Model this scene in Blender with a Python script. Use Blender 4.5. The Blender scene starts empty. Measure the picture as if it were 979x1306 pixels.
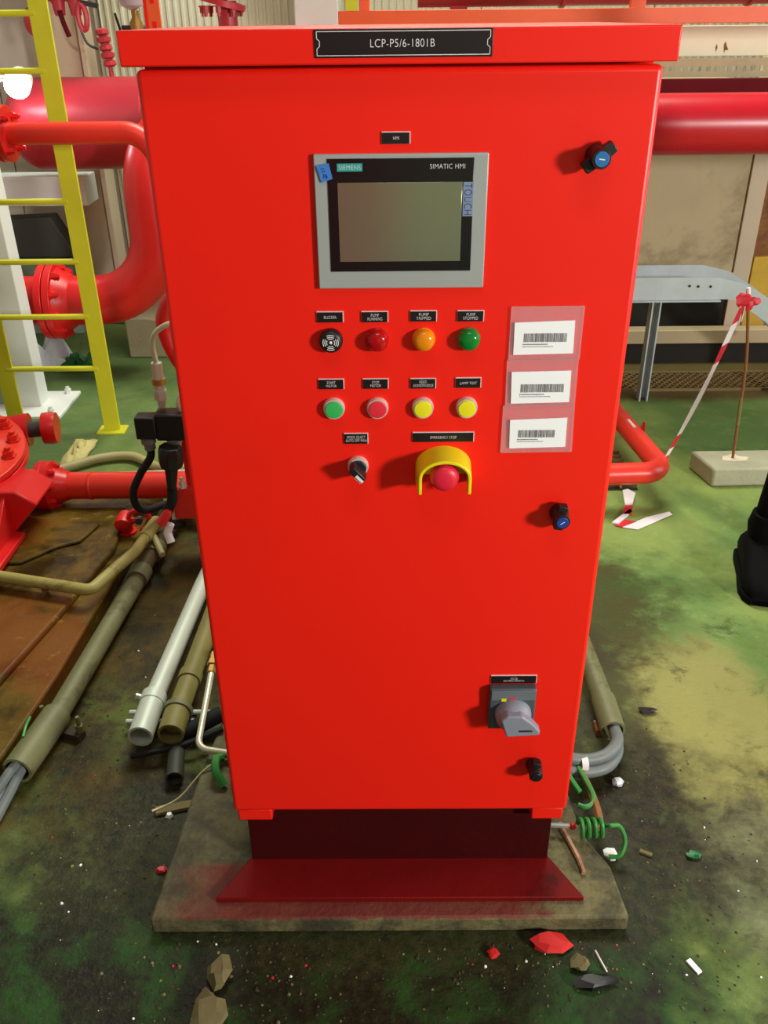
import bpy, bmesh, math, random
from mathutils import Vector, Matrix
random.seed(7)
D = bpy.data
S = bpy.context.scene
C = S.collection
PI = math.pi
# ------------------------------------------------------------------ camera
FPX, PITCH, YAW, ROLL = 1117.1, 0.51488, 0.008328, -0.011246
cam = D.cameras.new('camera'); co = D.objects.new('camera', cam); C.objects.link(co); S.camera = co
cam.sensor_fit = 'HORIZONTAL'; cam.sensor_width = 36.0; cam.lens = 36.0 * FPX / 979.0
cam.clip_start = 0.02
co.rotation_mode = 'XYZ'
co.matrix_world = (Matrix.Translation((-0.0135, -1.1095, 1.464)) @ Matrix.Rotation(YAW, 4, 'Z')
                   @ Matrix.Rotation(PI/2 - PITCH, 4, 'X') @ Matrix.Rotation(ROLL, 4, 'Z'))
# ------------------------------------------------------------------ light
S.view_settings.view_transform = 'Standard'; S.view_settings.look = 'None'
S.view_settings.gamma = 1.0; S.view_settings.use_curve_mapping = False
S.view_settings.exposure = 0.0
w = D.worlds.new('hall'); S.world = w; w.use_nodes = True
bg = w.node_tree.nodes['Background']; bg.inputs[0].default_value = (0.93, 1.0, 0.88, 1); bg.inputs[1].default_value = 0.17

def area(name, loc, target, size, power, col, sy=None):
    l = D.lights.new(name, 'AREA'); l.energy = power; l.color = col; l.size = size
    if sy: l.shape = 'RECTANGLE'; l.size_y = sy
    o = D.objects.new(name, l); C.objects.link(o); o.location = loc
    o.rotation_euler = (Vector(target) - Vector(loc)).to_track_quat('-Z', 'Y').to_euler()
    return o
area('floodlight', (3.3, -2.7, 1.8), (0, 0, 0.85), 0.45, 175, (1.0, 0.975, 0.94))
area('overhead_fill_back', (0.3, 3.0, 4.6), (0.1, 2.6, 0), 2.6, 230, (0.97, 1.0, 0.86), 1.2)  # unseen lamp added overhead to brighten the background
area('overhead_fill_front', (0.2, -1.6, 4.4), (0.1, 0.3, 0.6), 1.6, 22, (1.0, 0.97, 0.88), 0.8)  # weak fill added from above the front, no lamp in view

area('side_fill_right', (4.4, 0.6, 1.6), (0, 0.4, 0.7), 1.4, 60, (1.0, 1.0, 0.97), 2.2)  # added lamp out of view that brightens the right-facing edges

# ------------------------------------------------------------------ materials
def lin(c):
    return tuple(((v/255)/12.92 if v/255 <= 0.04045 else ((v/255+0.055)/1.055)**2.4) for v in c)
class NT:
    def __init__(s, name):
        s.m = D.materials.new(name); s.m.use_nodes = True; s.t = s.m.node_tree; s.n = s.t.nodes
        s.b = s.n['Principled BSDF']; s.tc = s.n.new('ShaderNodeTexCoord')
    def lk(s, a, b): s.t.links.new(a, b)
    def put(s, sock, v):
        if hasattr(v, 'node'): s.lk(v, sock)
        elif v is not None: sock.default_value = v
    def noise(s, scale, detail=4, rough=0.6, vec=None, dist=0):
        n = s.n.new('ShaderNodeTexNoise'); n.inputs['Scale'].default_value = scale; n.inputs['Detail'].default_value = detail
        n.inputs['Roughness'].default_value = rough; n.inputs['Distortion'].default_value = dist
        s.lk(vec or s.tc.outputs['Object'], n.inputs['Vector']); return n.outputs['Fac']
    def math(s, op, a, b=None, c=None, clamp=False):
        n = s.n.new('ShaderNodeMath'); n.operation = op; n.use_clamp = clamp
        s.put(n.inputs[0], a); s.put(n.inputs[1], b)
        if c is not None: s.put(n.inputs[2], c)
        return n.outputs[0]
    def ramp(s, v, lo, hi):
        n = s.n.new('ShaderNodeMapRange'); n.interpolation_type = 'SMOOTHSTEP'; n.clamp = True
        s.put(n.inputs[0], v); n.inputs[1].default_value = lo; n.inputs[2].default_value = hi
        return n.outputs[0]
    def mix(s, f, a, b):
        n = s.n.new('ShaderNodeMix'); n.data_type = 'RGBA'; s.put(n.inputs[0], f)
        for i, v in ((6, a), (7, b)):
            if hasattr(v, 'node'): s.lk(v, n.inputs[i])
            else: n.inputs[i].default_value = (*v, 1)
        return n.outputs[2]
    def xyz(s):
        n = s.n.new('ShaderNodeSeparateXYZ'); s.lk(s.tc.outputs['Object'], n.inputs[0]); return n.outputs
    def bump(s, h, strength=0.2, dist=0.01):
        n = s.n.new('ShaderNodeBump'); n.inputs['Strength'].default_value = strength; n.inputs['Distance'].default_value = dist
        s.lk(h, n.inputs['Height']); s.lk(n.outputs[0], s.b.inputs['Normal'])
    def color(s, c):
        if hasattr(c, 'node'): s.lk(c, s.b.inputs['Base Color'])
        else: s.b.inputs['Base Color'].default_value = (*c, 1)
def mat(name, c, rough=0.5, metal=0.0, var=0.12, scale=12, c2=None, amt=0.55, bump=0.0, bscale=60, spec=0.5):
    t = NT(name); c = lin(c)
    d = lin(c2) if c2 else tuple(v*(1-var) for v in c)
    e = tuple(min(1, v*(1+var*0.6)) for v in c)
    n1 = t.noise(scale, 5, 0.65)
    base = t.mix(t.ramp(n1, 0.35, 0.7), c, e)
    n2 = t.noise(scale*0.63, 6, 0.7, dist=0.4)
    t.color(t.mix(t.math('MULTIPLY', t.ramp(n2, amt, amt+0.16), 0.9), base, d))
    t.b.inputs['Roughness'].default_value = rough; t.b.inputs['Metallic'].default_value = metal
    t.b.inputs['Specular IOR Level'].default_value = spec
    if bump: t.bump(t.noise(bscale, 4, 0.6), bump, 0.004)
    return t.m
M = {}
M['cabinet_red'] = mat('cabinet_red', (243, 34, 20), 0.36, var=0.03, scale=4, bump=0.03, bscale=500, spec=0.35)
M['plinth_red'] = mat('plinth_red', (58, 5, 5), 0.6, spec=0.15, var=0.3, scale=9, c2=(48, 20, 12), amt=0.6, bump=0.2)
M['pipe_red'] = mat('pipe_red', (214, 30, 30), 0.34, var=0.15, scale=7, c2=(150, 30, 24), amt=0.64, bump=0.06)
M['pipe_red_dull'] = mat('pipe_red_dull', (182, 46, 58), 0.4, var=0.12, scale=4, c2=(140, 30, 38), amt=0.6, bump=0.05)
M['pipe_red_orange'] = mat('pipe_red_orange', (226, 50, 34), 0.36, var=0.15, scale=9, c2=(140, 36, 24), amt=0.68, bump=0.08)
M['maroon'] = mat('maroon', (86, 10, 18), 0.75, var=0.15, spec=0.15)
M['orange'] = mat('orange', (240, 92, 42), 0.5, var=0.12, scale=6)
M['yellow'] = mat('yellow', (206, 204, 40), 0.5, var=0.12, scale=9, c2=(150, 140, 40), amt=0.68)
M['yellow_guard'] = mat('yellow_guard', (232, 216, 22), 0.4, var=0.05)
M['white_paint'] = mat('white_paint', (226, 230, 226), 0.5, var=0.08, scale=4, c2=(190, 190, 176), amt=0.64)
M['cream'] = mat('cream', (226, 216, 186), 0.6, var=0.1, scale=5, c2=(170, 134, 76), amt=0.6)
M['cladding'] = mat('cladding', (206, 208, 182), 0.55, var=0.08, scale=2, c2=(186, 184, 150), amt=0.58)
M['pinkwall'] = mat('pinkwall', (210, 198, 184), 0.6, var=0.08, scale=2.5, c2=(188, 168, 150), amt=0.58)
M['beige_column'] = mat('beige_column', (196, 178, 152), 0.6, var=0.15, scale=3, c2=(150, 122, 92), amt=0.55)
M['beige_panel'] = mat('beige_panel', (176, 158, 122), 0.6, var=0.15, scale=2.5, c2=(140, 122, 88), amt=0.5)
M['rust_column'] = mat('rust_column', (140, 92, 40), 0.7, var=0.3, scale=5, c2=(96, 44, 20), amt=0.5)
M['yellow_rust'] = mat('yellow_rust', (196, 156, 44), 0.6, var=0.3, scale=7, c2=(120, 74, 24), amt=0.6)
M['concrete'] = mat('concrete', (168, 166, 140), 0.85, var=0.2, scale=14, c2=(120, 116, 92), amt=0.58, bump=0.5, bscale=50)
M['curb'] = mat('curb', (150, 140, 110), 0.85, var=0.2, scale=6, bump=0.4)
M['galv'] = mat('galv', (196, 204, 196), 0.42, 0.75, var=0.15, scale=20, c2=(150, 156, 144), amt=0.6)
M['galv_paint'] = mat('galv_paint', (196, 204, 190), 0.45, 0.2, var=0.12, scale=16, c2=(150, 156, 136), amt=0.62)
M['tray_zinc'] = mat('tray_zinc', (176, 182, 184), 0.5, 0.45, var=0.2, scale=7, c2=(176, 150, 110), amt=0.62)
M['conduit_dirty'] = mat('conduit_dirty', (108, 108, 72), 0.55, 0.1, var=0.3, scale=8, c2=(78, 62, 34), amt=0.5, bump=0.3)
M['conduit_tan'] = mat('conduit_tan', (120, 112, 58), 0.55, 0.05, var=0.3, scale=8, c2=(98, 84, 40), amt=0.56, bump=0.2)
M['pvc_olive'] = mat('pvc_olive', (158, 146, 78), 0.5, var=0.25, scale=9, c2=(104, 84, 36), amt=0.55)
M['tube_steel'] = mat('tube_steel', (206, 200, 172), 0.35, 0.4, var=0.15, scale=30)
M['black'] = mat('black', (20, 20, 22), 0.42, var=0.3, scale=30)
M['black_matt'] = mat('black_matt', (12, 13, 15), 0.75, var=0.3, scale=20)
M['cable_grey'] = mat('cable_grey', (104, 110, 108), 0.5, var=0.2, scale=12, c2=(86, 88, 78), amt=0.6)
M['cable_green'] = mat('cable_green', (46, 128, 50), 0.45, var=0.2, scale=20, c2=(44, 92, 40), amt=0.62)
M['cable_beige'] = mat('cable_beige', (176, 166, 116), 0.5, var=0.15)
M['rust'] = mat('rust', (128, 84, 44), 0.8, var=0.3, scale=24, c2=(176, 130, 96), amt=0.58, bump=0.3)
M['strap_pink'] = mat('strap_pink', (176, 132, 100), 0.7, 0.1, var=0.3, scale=24, c2=(110, 66, 40), amt=0.5)
M['plate_black'] = mat('plate_black', (22, 16, 18), 0.4, var=0.1)
M['engrave'] = mat('engrave', (232, 226, 226), 0.6, var=0.03)
M['plate_edge'] = mat('plate_edge', (226, 206, 206), 0.5, var=0.03)
M['hmi_grey'] = mat('hmi_grey', (164, 168, 164), 0.45, 0.1, var=0.04)
M['hmi_glass'] = mat('hmi_glass', (16, 17, 18), 0.22, var=0.03)
def screen_mat():
    t = NT('screen'); t.color(lin((150, 156, 128))); t.b.inputs['Metallic'].default_value = 0.72; t.b.inputs['Roughness'].default_value = 0.15
    t.b.inputs['Specular IOR Level'].default_value = 0.5
    return t.m
M['screen'] = screen_mat()
M['teal'] = mat('teal', (40, 160, 150), 0.5, var=0.02)
M['touch_blue'] = mat('touch_blue', (124, 142, 172), 0.5, var=0.02)
M['tape_blue'] = mat('tape_blue', (58, 122, 206), 0.6, var=0.05)
M['ink'] = mat('ink', (36, 44, 74), 0.6, var=0.02)
M['chrome'] = mat('chrome', (222, 216, 206), 0.28, 0.35, var=0.05)
M['lens_red'] = mat('lens_red', (176, 10, 16), 0.15, var=0.1, scale=40)
M['lens_amber'] = mat('lens_amber', (232, 136, 14), 0.15, var=0.1, scale=40)
M['lens_green'] = mat('lens_green', (10, 122, 44), 0.15, var=0.1, scale=40)
M['cap_green'] = mat('cap_green', (58, 182, 92), 0.35, var=0.03)
M['cap_red'] = mat('cap_red', (232, 46, 62), 0.35, var=0.03)
M['cap_yellow'] = mat('cap_yellow', (238, 226, 34), 0.35, var=0.03)
M['mush_red'] = mat('mush_red', (226, 34, 62), 0.4, var=0.05)
M['lock_blue'] = mat('lock_blue', (36, 108, 170), 0.4, var=0.05)
M['lock_blue_deep'] = mat('lock_blue_deep', (30, 62, 146), 0.4, var=0.05)
M['switch_grey'] = mat('switch_grey', (104, 110, 116), 0.45, var=0.05)
M['switch_plate'] = mat('switch_plate', (72, 80, 86), 0.45, var=0.05)
M['switch_handle'] = mat('switch_handle', (134, 138, 150), 0.45, var=0.05)
M['paper'] = mat('paper', (250, 250, 250), 0.7, var=0.01)
M['print_grey'] = mat('print_grey', (112, 110, 112), 0.7, var=0.02)
M['red_scrap'] = mat('red_scrap', (206, 30, 26), 0.6, var=0.15)
M['stone'] = mat('stone', (104, 94, 58), 0.9, var=0.3, scale=30, c2=(92, 84, 58), amt=0.5, bump=0.4)
M['stone_dark'] = mat('stone_dark', (60, 50, 34), 0.9, var=0.3, scale=30, bump=0.4)
M['tape_red'] = mat('tape_red', (206, 28, 44), 0.5, var=0.05)
M['tape_white'] = mat('tape_white', (230, 222, 222), 0.5, var=0.06)
M['dark_box'] = mat('dark_box', (62, 66, 64), 0.5, var=0.2, scale=6)
M['green_grey'] = mat('green_grey', (130, 148, 130), 0.5, var=0.15)
M['plastic_film'] = mat('plastic_film', (196, 200, 206), 0.3, var=0.15, scale=20)
M['green_film'] = mat('green_film', (24, 96, 44), 0.3, var=0.2, scale=20)
M['cloth_pale'] = mat('cloth_pale', (206, 196, 130), 0.8, var=0.15, scale=20)
M['brass'] = mat('brass', (170, 130, 70), 0.4, 0.6, var=0.2, scale=30)
M['skin'] = mat('skin', (150, 104, 80), 0.5, var=0.06)
M['hair'] = mat('hair', (22, 18, 16), 0.6, var=0.2)
M['coverall'] = mat('coverall', (8, 9, 12), 0.9, spec=0.1, var=0.2, scale=18, bump=0.3, bscale=25)
M['boot'] = mat('boot', (5, 5, 6), 0.8, spec=0.12, var=0.25, scale=25)
M['conduit_brown'] = mat('conduit_brown', (78, 62, 32), 0.7, var=0.3, scale=9, c2=(112, 104, 64), amt=0.58, bump=0.3)
M['pipe_dark'] = mat('pipe_dark', (52, 54, 44), 0.6, var=0.3, scale=20)
M['tray_tan'] = mat('tray_tan', (166, 156, 116), 0.6, var=0.15)
M['grate'] = mat('grate', (122, 100, 62), 0.6, 0.3, var=0.3, scale=12)
M['pit'] = mat('pit', (30, 26, 18), 0.9, var=0.2)
def film_mat():
    t = NT('sleeve_film'); t.color(lin((226, 196, 200))); t.b.inputs['Roughness'].default_value = 0.25
    n = t.noise(60, 4); t.lk(t.math('ADD', t.math('MULTIPLY', n, 0.16), 0.14), t.b.inputs['Alpha']); return t.m
M['film'] = film_mat()
def glow_mat():
    t = NT('lamp_glow'); t.color((1, 1, 1)); t.b.inputs['Emission Color'].default_value = (1, 0.92, 1, 1); t.b.inputs['Emission Strength'].default_value = 45; return t.m
M['glow'] = glow_mat()

def floor_mat():
    t = NT('floor_paint'); X = t.xyz(); x, y = X[0], X[1]
    A, S_, Mu = (lambda a, b: t.math('ADD', a, b)), (lambda a, b: t.math('SUBTRACT', a, b)), (lambda a, b: t.math('MULTIPLY', a, b))
    inv = lambda a: t.math('SUBTRACT', 1.0, a)
    n_big = t.noise(1.7, 5, 0.6, dist=0.3); n_mid = t.noise(5.0, 7, 0.68, dist=0.25); n_med = t.noise(13, 6, 0.7, dist=0.2)
    n_fine = t.noise(42, 5, 0.72); n_sp = t.noise(140, 2, 0.5)
    def blob(cx, cy, rx, ry, amt, lo, hi):
        dx = t.math('DIVIDE', S_(x, cx), rx); dy = t.math('DIVIDE', S_(y, cy), ry)
        d = t.math('SQRT', A(Mu(dx, dx), Mu(dy, dy)))
        d = A(d, Mu(S_(A(Mu(n_mid, 0.6), Mu(n_med, 0.4)), 0.5), amt))
        return inv(t.ramp(d, lo, hi))
    # painted green, paler and more yellow where it is scuffed
    g = t.mix(t.ramp(n_big, 0.38, 0.64), lin((90, 122, 64)), lin((138, 156, 82)))
    g = t.mix(Mu(t.ramp(n_mid, 0.5, 0.66), 0.45), g, lin((98, 112, 46)))
    g = t.mix(Mu(t.ramp(n_med, 0.52, 0.72), 0.3), g, lin((160, 176, 106)))
    g = t.mix(Mu(t.ramp(x, -0.6, -1.1), Mu(t.ramp(y, 1.6, 2.0), 0.5)), g, lin((60, 92, 58)))
    # bare yellowish concrete worn through on the right
    g = t.mix(Mu(blob(0.74, 0.42, 0.24, 0.42, 1.8, 0.6, 1.15), 0.85), g, lin((150, 144, 84)))
    g = t.mix(Mu(blob(0.72, 0.02, 0.20, 0.22, 1.6, 0.6, 1.1), 0.7), g, lin((134, 134, 104)))
    # brown oil stains along the right side of the cabinet
    g = t.mix(Mu(blob(0.60, 0.92, 0.26, 0.36, 2.6, 0.35, 0.95), 0.85), g, lin((62, 54, 20)))
    g = t.mix(Mu(blob(0.50, 0.45, 0.14, 0.45, 2.2, 0.5, 1.05), 0.85), g, lin((58, 50, 26)))
    g = t.mix(Mu(blob(0.88, 0.22, 0.12, 0.10, 2.4, 0.4, 0.95), 0.7), g, lin((66, 62, 28)))
    g = t.mix(Mu(blob(0.80, 1.02, 0.30, 0.08, 2.2, 0.4, 1.0), 0.45), g, lin((58, 84, 30)))
    # brown wet sediment on the left strip
    bx = A(x, Mu(S_(n_mid, 0.5), 0.4))
    bm = Mu(inv(t.ramp(bx, -0.5, -0.32)), inv(t.ramp(A(y, Mu(n_mid, 0.3)), 1.62, 1.82)))
    bm = Mu(bm, t.ramp(A(y, Mu(S_(n_mid, 0.5), 0.7)), -0.12, 0.32))
    br = t.mix(t.ramp(n_mid, 0.36, 0.62), lin((34, 24, 6)), lin((88, 66, 20)))
    br = t.mix(Mu(t.ramp(n_med, 0.5, 0.68), 0.6), br, lin((60, 46, 16)))
    br = t.mix(Mu(t.ramp(n_big, 0.5, 0.62), Mu(t.ramp(n_med, 0.44, 0.6), 0.8)), br, lin((84, 96, 34)))
    g = t.mix(Mu(bm, 0.96), g, br)
    # green blotches showing through at the lower left
    # oily black grime around the pad
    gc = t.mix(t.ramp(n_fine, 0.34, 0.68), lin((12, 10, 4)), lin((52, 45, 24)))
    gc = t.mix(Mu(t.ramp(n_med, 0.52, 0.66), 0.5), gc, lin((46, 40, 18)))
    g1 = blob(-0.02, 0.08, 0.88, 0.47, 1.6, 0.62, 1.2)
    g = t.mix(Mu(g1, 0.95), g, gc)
    # darker tone over the front floor where the green only shows in patches
    fr = inv(t.ramp(A(y, Mu(S_(n_mid, 0.5), 0.35)), -0.14, 0.12))
    fr = Mu(fr, A(inv(t.ramp(A(x, Mu(S_(n_mid, 0.5), 0.5)), 0.42, 0.66)), 0.12))
    dk = t.mix(t.ramp(n_mid, 0.43, 0.63), lin((24, 20, 9)), lin((38, 76, 26)))
    dk = t.mix(Mu(t.ramp(n_fine, 0.42, 0.7), 0.5), dk, lin((52, 62, 30)))
    g = t.mix(Mu(fr, inv(Mu(blob(0.0, 0.12, 0.80, 0.34, 0.9, 0.7, 1.05), 0.9))), g, dk)
    # dark blotches near the cabinet, pale specks
    bl = Mu(t.ramp(t.noise(8, 7, 0.75, dist=0.4), 0.54, 0.68), inv(t.ramp(y, 0.8, 1.5)))
    g = t.mix(Mu(bl, 0.6), g, lin((40, 36, 14)))
    g = t.mix(Mu(t.ramp(n_sp, 0.70, 0.75), 0.3), g, lin((170, 164, 120)))
    far = Mu(t.ramp(A(y, Mu(n_mid, 0.12)), 2.46, 2.56), t.ramp(x, 0.3, 0.6))
    g = t.mix(Mu(far, 0.9), g, lin((84, 66, 38)))
    t.color(g); t.b.inputs['Specular IOR Level'].default_value = 0.22
    t.lk(A(Mu(n_mid, 0.5), 0.3), t.b.inputs['Roughness'])
    t.bump(A(n_fine, A(Mu(n_sp, 0.4), n_med)), 0.4, 0.006)
    return t.m
def skid_mat():
    t = NT('skid_brown'); n1 = t.noise(5, 6, 0.65, dist=0.5); n2 = t.noise(16, 6, 0.7); n3 = t.noise(2.5, 4)
    c = t.mix(t.ramp(n1, 0.38, 0.62), lin((48, 36, 9)), lin((112, 86, 27)))
    c = t.mix(t.math('MULTIPLY', t.ramp(n3, 0.5, 0.62), 0.6), c, lin((128, 62, 22)))
    c = t.mix(t.math('MULTIPLY', t.ramp(n2, 0.6, 0.7), 0.8), c, lin((150, 134, 48)))
    t.color(c); t.lk(t.math('ADD', t.math('MULTIPLY', n1, 0.5), 0.15), t.b.inputs['Roughness']); t.bump(n2, 0.4, 0.008); t.b.inputs['Specular IOR Level'].default_value = 0.2; return t.m
def pad_mat():
    t = NT('pad_concrete'); X = t.xyz(); n1 = t.noise(10, 6, 0.7, dist=0.4); n2 = t.noise(70, 4); n3 = t.noise(22, 5, 0.7)
    c = t.mix(t.ramp(n1, 0.35, 0.65), lin((58, 54, 34)), lin((116, 108, 68)))
    c = t.mix(t.math('MULTIPLY', t.ramp(n2, 0.45, 0.7), 0.4), c, lin((44, 40, 26)))
    # dirt to the left, spilled red paint under the flange
    dl = t.math('SUBTRACT', 1.0, t.ramp(t.math('ADD', X[0], t.math('MULTIPLY', n1, 0.2)), -0.35, -0.1))
    c = t.mix(t.math('MULTIPLY', dl, 0.5), c, lin((50, 46, 30)))
    ay = t.math('ADD', X[1], t.math('MULTIPLY', t.math('SUBTRACT', n3, 0.5), 0.02))
    sp = t.math('MULTIPLY', t.ramp(ay, -0.0905, -0.087), t.math('SUBTRACT', 1.0, t.ramp(ay, 0.02, 0.04)))
    sx = t.math('MULTIPLY', t.ramp(t.math('ADD', X[0], t.math('MULTIPLY', n3, 0.2)), -0.36, -0.2), t.math('SUBTRACT', 1.0, t.ramp(t.math('ADD', X[0], t.math('MULTIPLY', n3, 0.16)), 0.3, 0.38)))
    sp = t.math('MULTIPLY', t.math('MULTIPLY', sp, sx), t.ramp(X[2], 0.032, 0.038))
    c = t.mix(t.math('MULTIPLY', sp, 0.85), c, lin((112, 26, 22)))
    t.color(c); t.b.inputs['Roughness'].default_value = 0.75; t.bump(n2, 0.5, 0.006); return t.m
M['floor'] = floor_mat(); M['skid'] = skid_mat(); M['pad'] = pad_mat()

# ------------------------------------------------------------------ mesh helpers
ORG = {}
def basis(d):
    d = Vector(d).normalized(); a = Vector((0, 0, 1)) if abs(d.z) < 0.9 else Vector((1, 0, 0))
    u = a.cross(d).normalized(); return d, u, d.cross(u)
def fillet(pts, r, seg=6):
    pts = [Vector(p) for p in pts]; out = [pts[0]]
    for i in range(1, len(pts)-1):
        p, a, b = pts[i], pts[i-1], pts[i+1]; u = (a-p); v = (b-p)
        ang = u.angle(v); tl = min(r/math.tan(ang/2) if ang < 3.1 else 0, u.length*0.49, v.length*0.49)
        if tl < 1e-5: out.append(p); continue
        p0 = p+u.normalized()*tl; p1 = p+v.normalized()*tl
        rr = tl*math.tan(ang/2); c = p+(u.normalized()+v.normalized()).normalized()*(rr/math.sin(ang/2))
        a0 = p0-c; a1 = p1-c; th = a0.angle(a1); ax = a0.cross(a1)
        for k in range(seg+1): out.append(c+Matrix.Rotation(th*k/seg, 3, ax)@a0)
    out.append(pts[-1]); return out
def spline(pts, n=6):
    pts = [Vector(p) for p in pts]; P = [pts[0]*2-pts[1]]+pts+[pts[-1]*2-pts[-2]]; out = []
    for i in range(1, len(P)-2):
        a, b, c, d = P[i-1:i+3]
        for k in range(n):
            t = k/n; out.append(0.5*((2*b)+(c-a)*t+(2*a-5*b+4*c-d)*t*t+(3*b-a-3*c+d)*t**3))
    out.append(pts[-1]); return out
class MB:
    def __init__(s): s.v = []; s.f = []; s.mi = []; s.cur = 0
    def face(s, idx): s.f.append(tuple(idx)); s.mi.append(s.cur)
    def box(s, x0, x1, y0, y1, z0, z1, m=None):
        b = len(s.v)
        for z in (z0, z1):
            for y in (y0, y1):
                for x in (x0, x1):
                    p = Vector((x, y, z)); s.v.append(m@p if m else p)
        for q in ((0, 2, 3, 1), (4, 5, 7, 6), (0, 1, 5, 4), (2, 6, 7, 3), (0, 4, 6, 2), (1, 3, 7, 5)): s.face([b+i for i in q])
        return s
    def bar(s, p0, p1, w, h, up=(0, 0, 1)):
        p0, p1 = Vector(p0), Vector(p1); d = (p1-p0).normalized(); sd = d.cross(Vector(up)).normalized(); u = sd.cross(d)
        b = len(s.v)
        for p in (p0, p1):
            for a, c in ((-1, -1), (1, -1), (1, 1), (-1, 1)): s.v.append(p+sd*a*w/2+u*c*h/2)
        for q in ((0, 1, 2, 3), (7, 6, 5, 4), (0, 4, 5, 1), (1, 5, 6, 2), (2, 6, 7, 3), (3, 7, 4, 0)): s.face([b+i for i in q])
        return s
    def ring(s, c, u, v, r, n):
        b = len(s.v)
        for k in range(n): a = 2*PI*k/n; s.v.append(c+(u*math.cos(a)+v*math.sin(a))*r)
        return b
    def bridge(s, a, b, n):
        for k in range(n): j = (k+1) % n; s.face((a+k, a+j, b+j, b+k))
    def tube(s, pts, r, n=14, caps=True, hollow=0.0, rf=None):
        pts = [Vector(p) for p in pts]; d0, u, v = basis(pts[1]-pts[0]); prev = None; first = None
        if hollow:
            q = s.ring(pts[0]+d0*hollow, u, v, r*0.8, n); s.face([q+k for k in range(n)][::-1])
            q2 = s.ring(pts[0], u, v, r*0.8, n); s.bridge(q, q2, n); prev = q2
        for i, p in enumerate(pts):
            d = (pts[min(i+1, len(pts)-1)]-pts[max(i-1, 0)]).normalized()
            u = (u-d*u.dot(d)).normalized(); v = d.cross(u)
            rr = rf(i/(len(pts)-1))*r if rf else r
            q = s.ring(p, u, v, rr, n)
            if prev is not None: s.bridge(prev, q, n)
            elif caps: s.face([q+k for k in range(n)][::-1])
            prev = q
        if caps: s.face([prev+k for k in range(n)])
        return s
    def lathe(s, prof, o, d, n=24, ax=None):
        o = Vector(o); d, u, v = basis(d); prev = None
        for h, r in prof:
            q = s.ring(o+d*h, u, v, max(r, 1e-5), n)
            if prev is not None: s.bridge(prev, q, n)
            else: s.face([q+k for k in range(n)][::-1])
            prev = q
        s.face([prev+k for k in range(n)]); return s
    def prism(s, poly, o, ex, ey, ez):
        o, ex, ey, ez = map(Vector, (o, ex, ey, ez)); b = len(s.v); n = len(poly)
        for k in (0, 1):
            for x, y in poly: s.v.append(o+ex*x+ey*y+ez*k)
        s.face([b+i for i in range(n)][::-1]); s.face([b+n+i for i in range(n)])
        for i in range(n): j = (i+1) % n; s.face((b+i, b+j, b+n+j, b+n+i))
        return s
    def ball(s, c, r, n=12, m=8, sc=(1, 1, 1)):
        c = Vector(c); prev = None
        for i in range(1, m):
            a = PI*i/m; b = len(s.v)
            for k in range(n): t = 2*PI*k/n; s.v.append(c+Vector((math.sin(a)*math.cos(t)*sc[0], math.sin(a)*math.sin(t)*sc[1], -math.cos(a)*sc[2]))*r)
            if prev is None: s.face([b+k for k in range(n)][::-1])
            else: s.bridge(prev, b, n)
            prev = b
        s.face([prev+k for k in range(n)]); return s
    def rock(s, c, r, sc=(1, 1, 0.6)):
        b = len(s.v); s.ball(c, r, 7, 5, sc)
        for i in range(b, len(s.v)): s.v[i] = s.v[i]+Vector((random.uniform(-1, 1), random.uniform(-1, 1), random.uniform(-0.6, 0.6)))*r*0.22
        return s
    def obj(s, name, m, parent=None, bevel=0.0, seg=2, label=None, stuff=False, angle=35):
        lo = Vector((min(v.x for v in s.v), min(v.y for v in s.v), min(v.z for v in s.v)))
        hi = Vector((max(v.x for v in s.v), max(v.y for v in s.v), max(v.z for v in s.v)))
        o0 = Vector(((lo.x+hi.x)/2, (lo.y+hi.y)/2, lo.z)) if name not in NOORG else Vector((0, 0, 0))
        me = D.meshes.new(name); me.from_pydata([v-o0 for v in s.v], [], s.f)
        ms = m if isinstance(m, (list, tuple)) else [m]
        for k in ms: me.materials.append(M[k] if isinstance(k, str) else k)
        if len(ms) > 1: me.polygons.foreach_set('material_index', s.mi)
        bm = bmesh.new(); bm.from_mesh(me); bmesh.ops.recalc_face_normals(bm, faces=bm.faces); bm.to_mesh(me); bm.free()
        me.shade_smooth(); me.set_sharp_from_angle(angle=math.radians(angle)); me.update()
        return link(name, me, o0, parent, bevel, seg, label, stuff)
NOORG = {'floor', 'concrete_pad', 'pump_skid'}
def link(name, me, o0, parent=None, bevel=0, seg=2, label=None, stuff=False):
    o = D.objects.new(name, me); C.objects.link(o); ORG[o.name] = Vector(o0)
    if parent: o.parent = parent; o.location = Vector(o0)-ORG[parent.name]
    else: o.location = o0
    if bevel:
        b = o.modifiers.new('bevel', 'BEVEL'); b.width = bevel; b.segments = seg; b.limit_method = 'ANGLE'; b.angle_limit = math.radians(40)
        b.harden_normals = False
    if label: o['label'] = label
    if stuff: o['kind'] = 'stuff'
    return o
def thing(name, label, cat, loc, group=None):
    o = D.objects.new(name, None); C.objects.link(o); o.location = loc; o.empty_display_size = 0.05; ORG[o.name] = Vector(loc)
    return tag(o, label, cat, group)
def tag(o, label, cat, group=None):
    o['label'] = label; o['category'] = cat
    if group: o['group'] = group
    return o
def part(mesh, at, name, parent, label=None):          # an alike piece that shares its mesh
    return link(name, mesh, at, parent, label=label)
def bolt_mesh(name, m, d, r=0.012, h=0.012):
    mb = MB().lathe([(0, r*1.35), (h*0.2, r*1.35), (h*0.2, r), (h, r), (h, r*0.6), (h*1.5, r*0.6)], (0, 0, 0), d, 6)
    me = D.meshes.new(name); me.from_pydata(mb.v, [], mb.f); me.materials.append(M[m]); me.update(); return me
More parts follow.
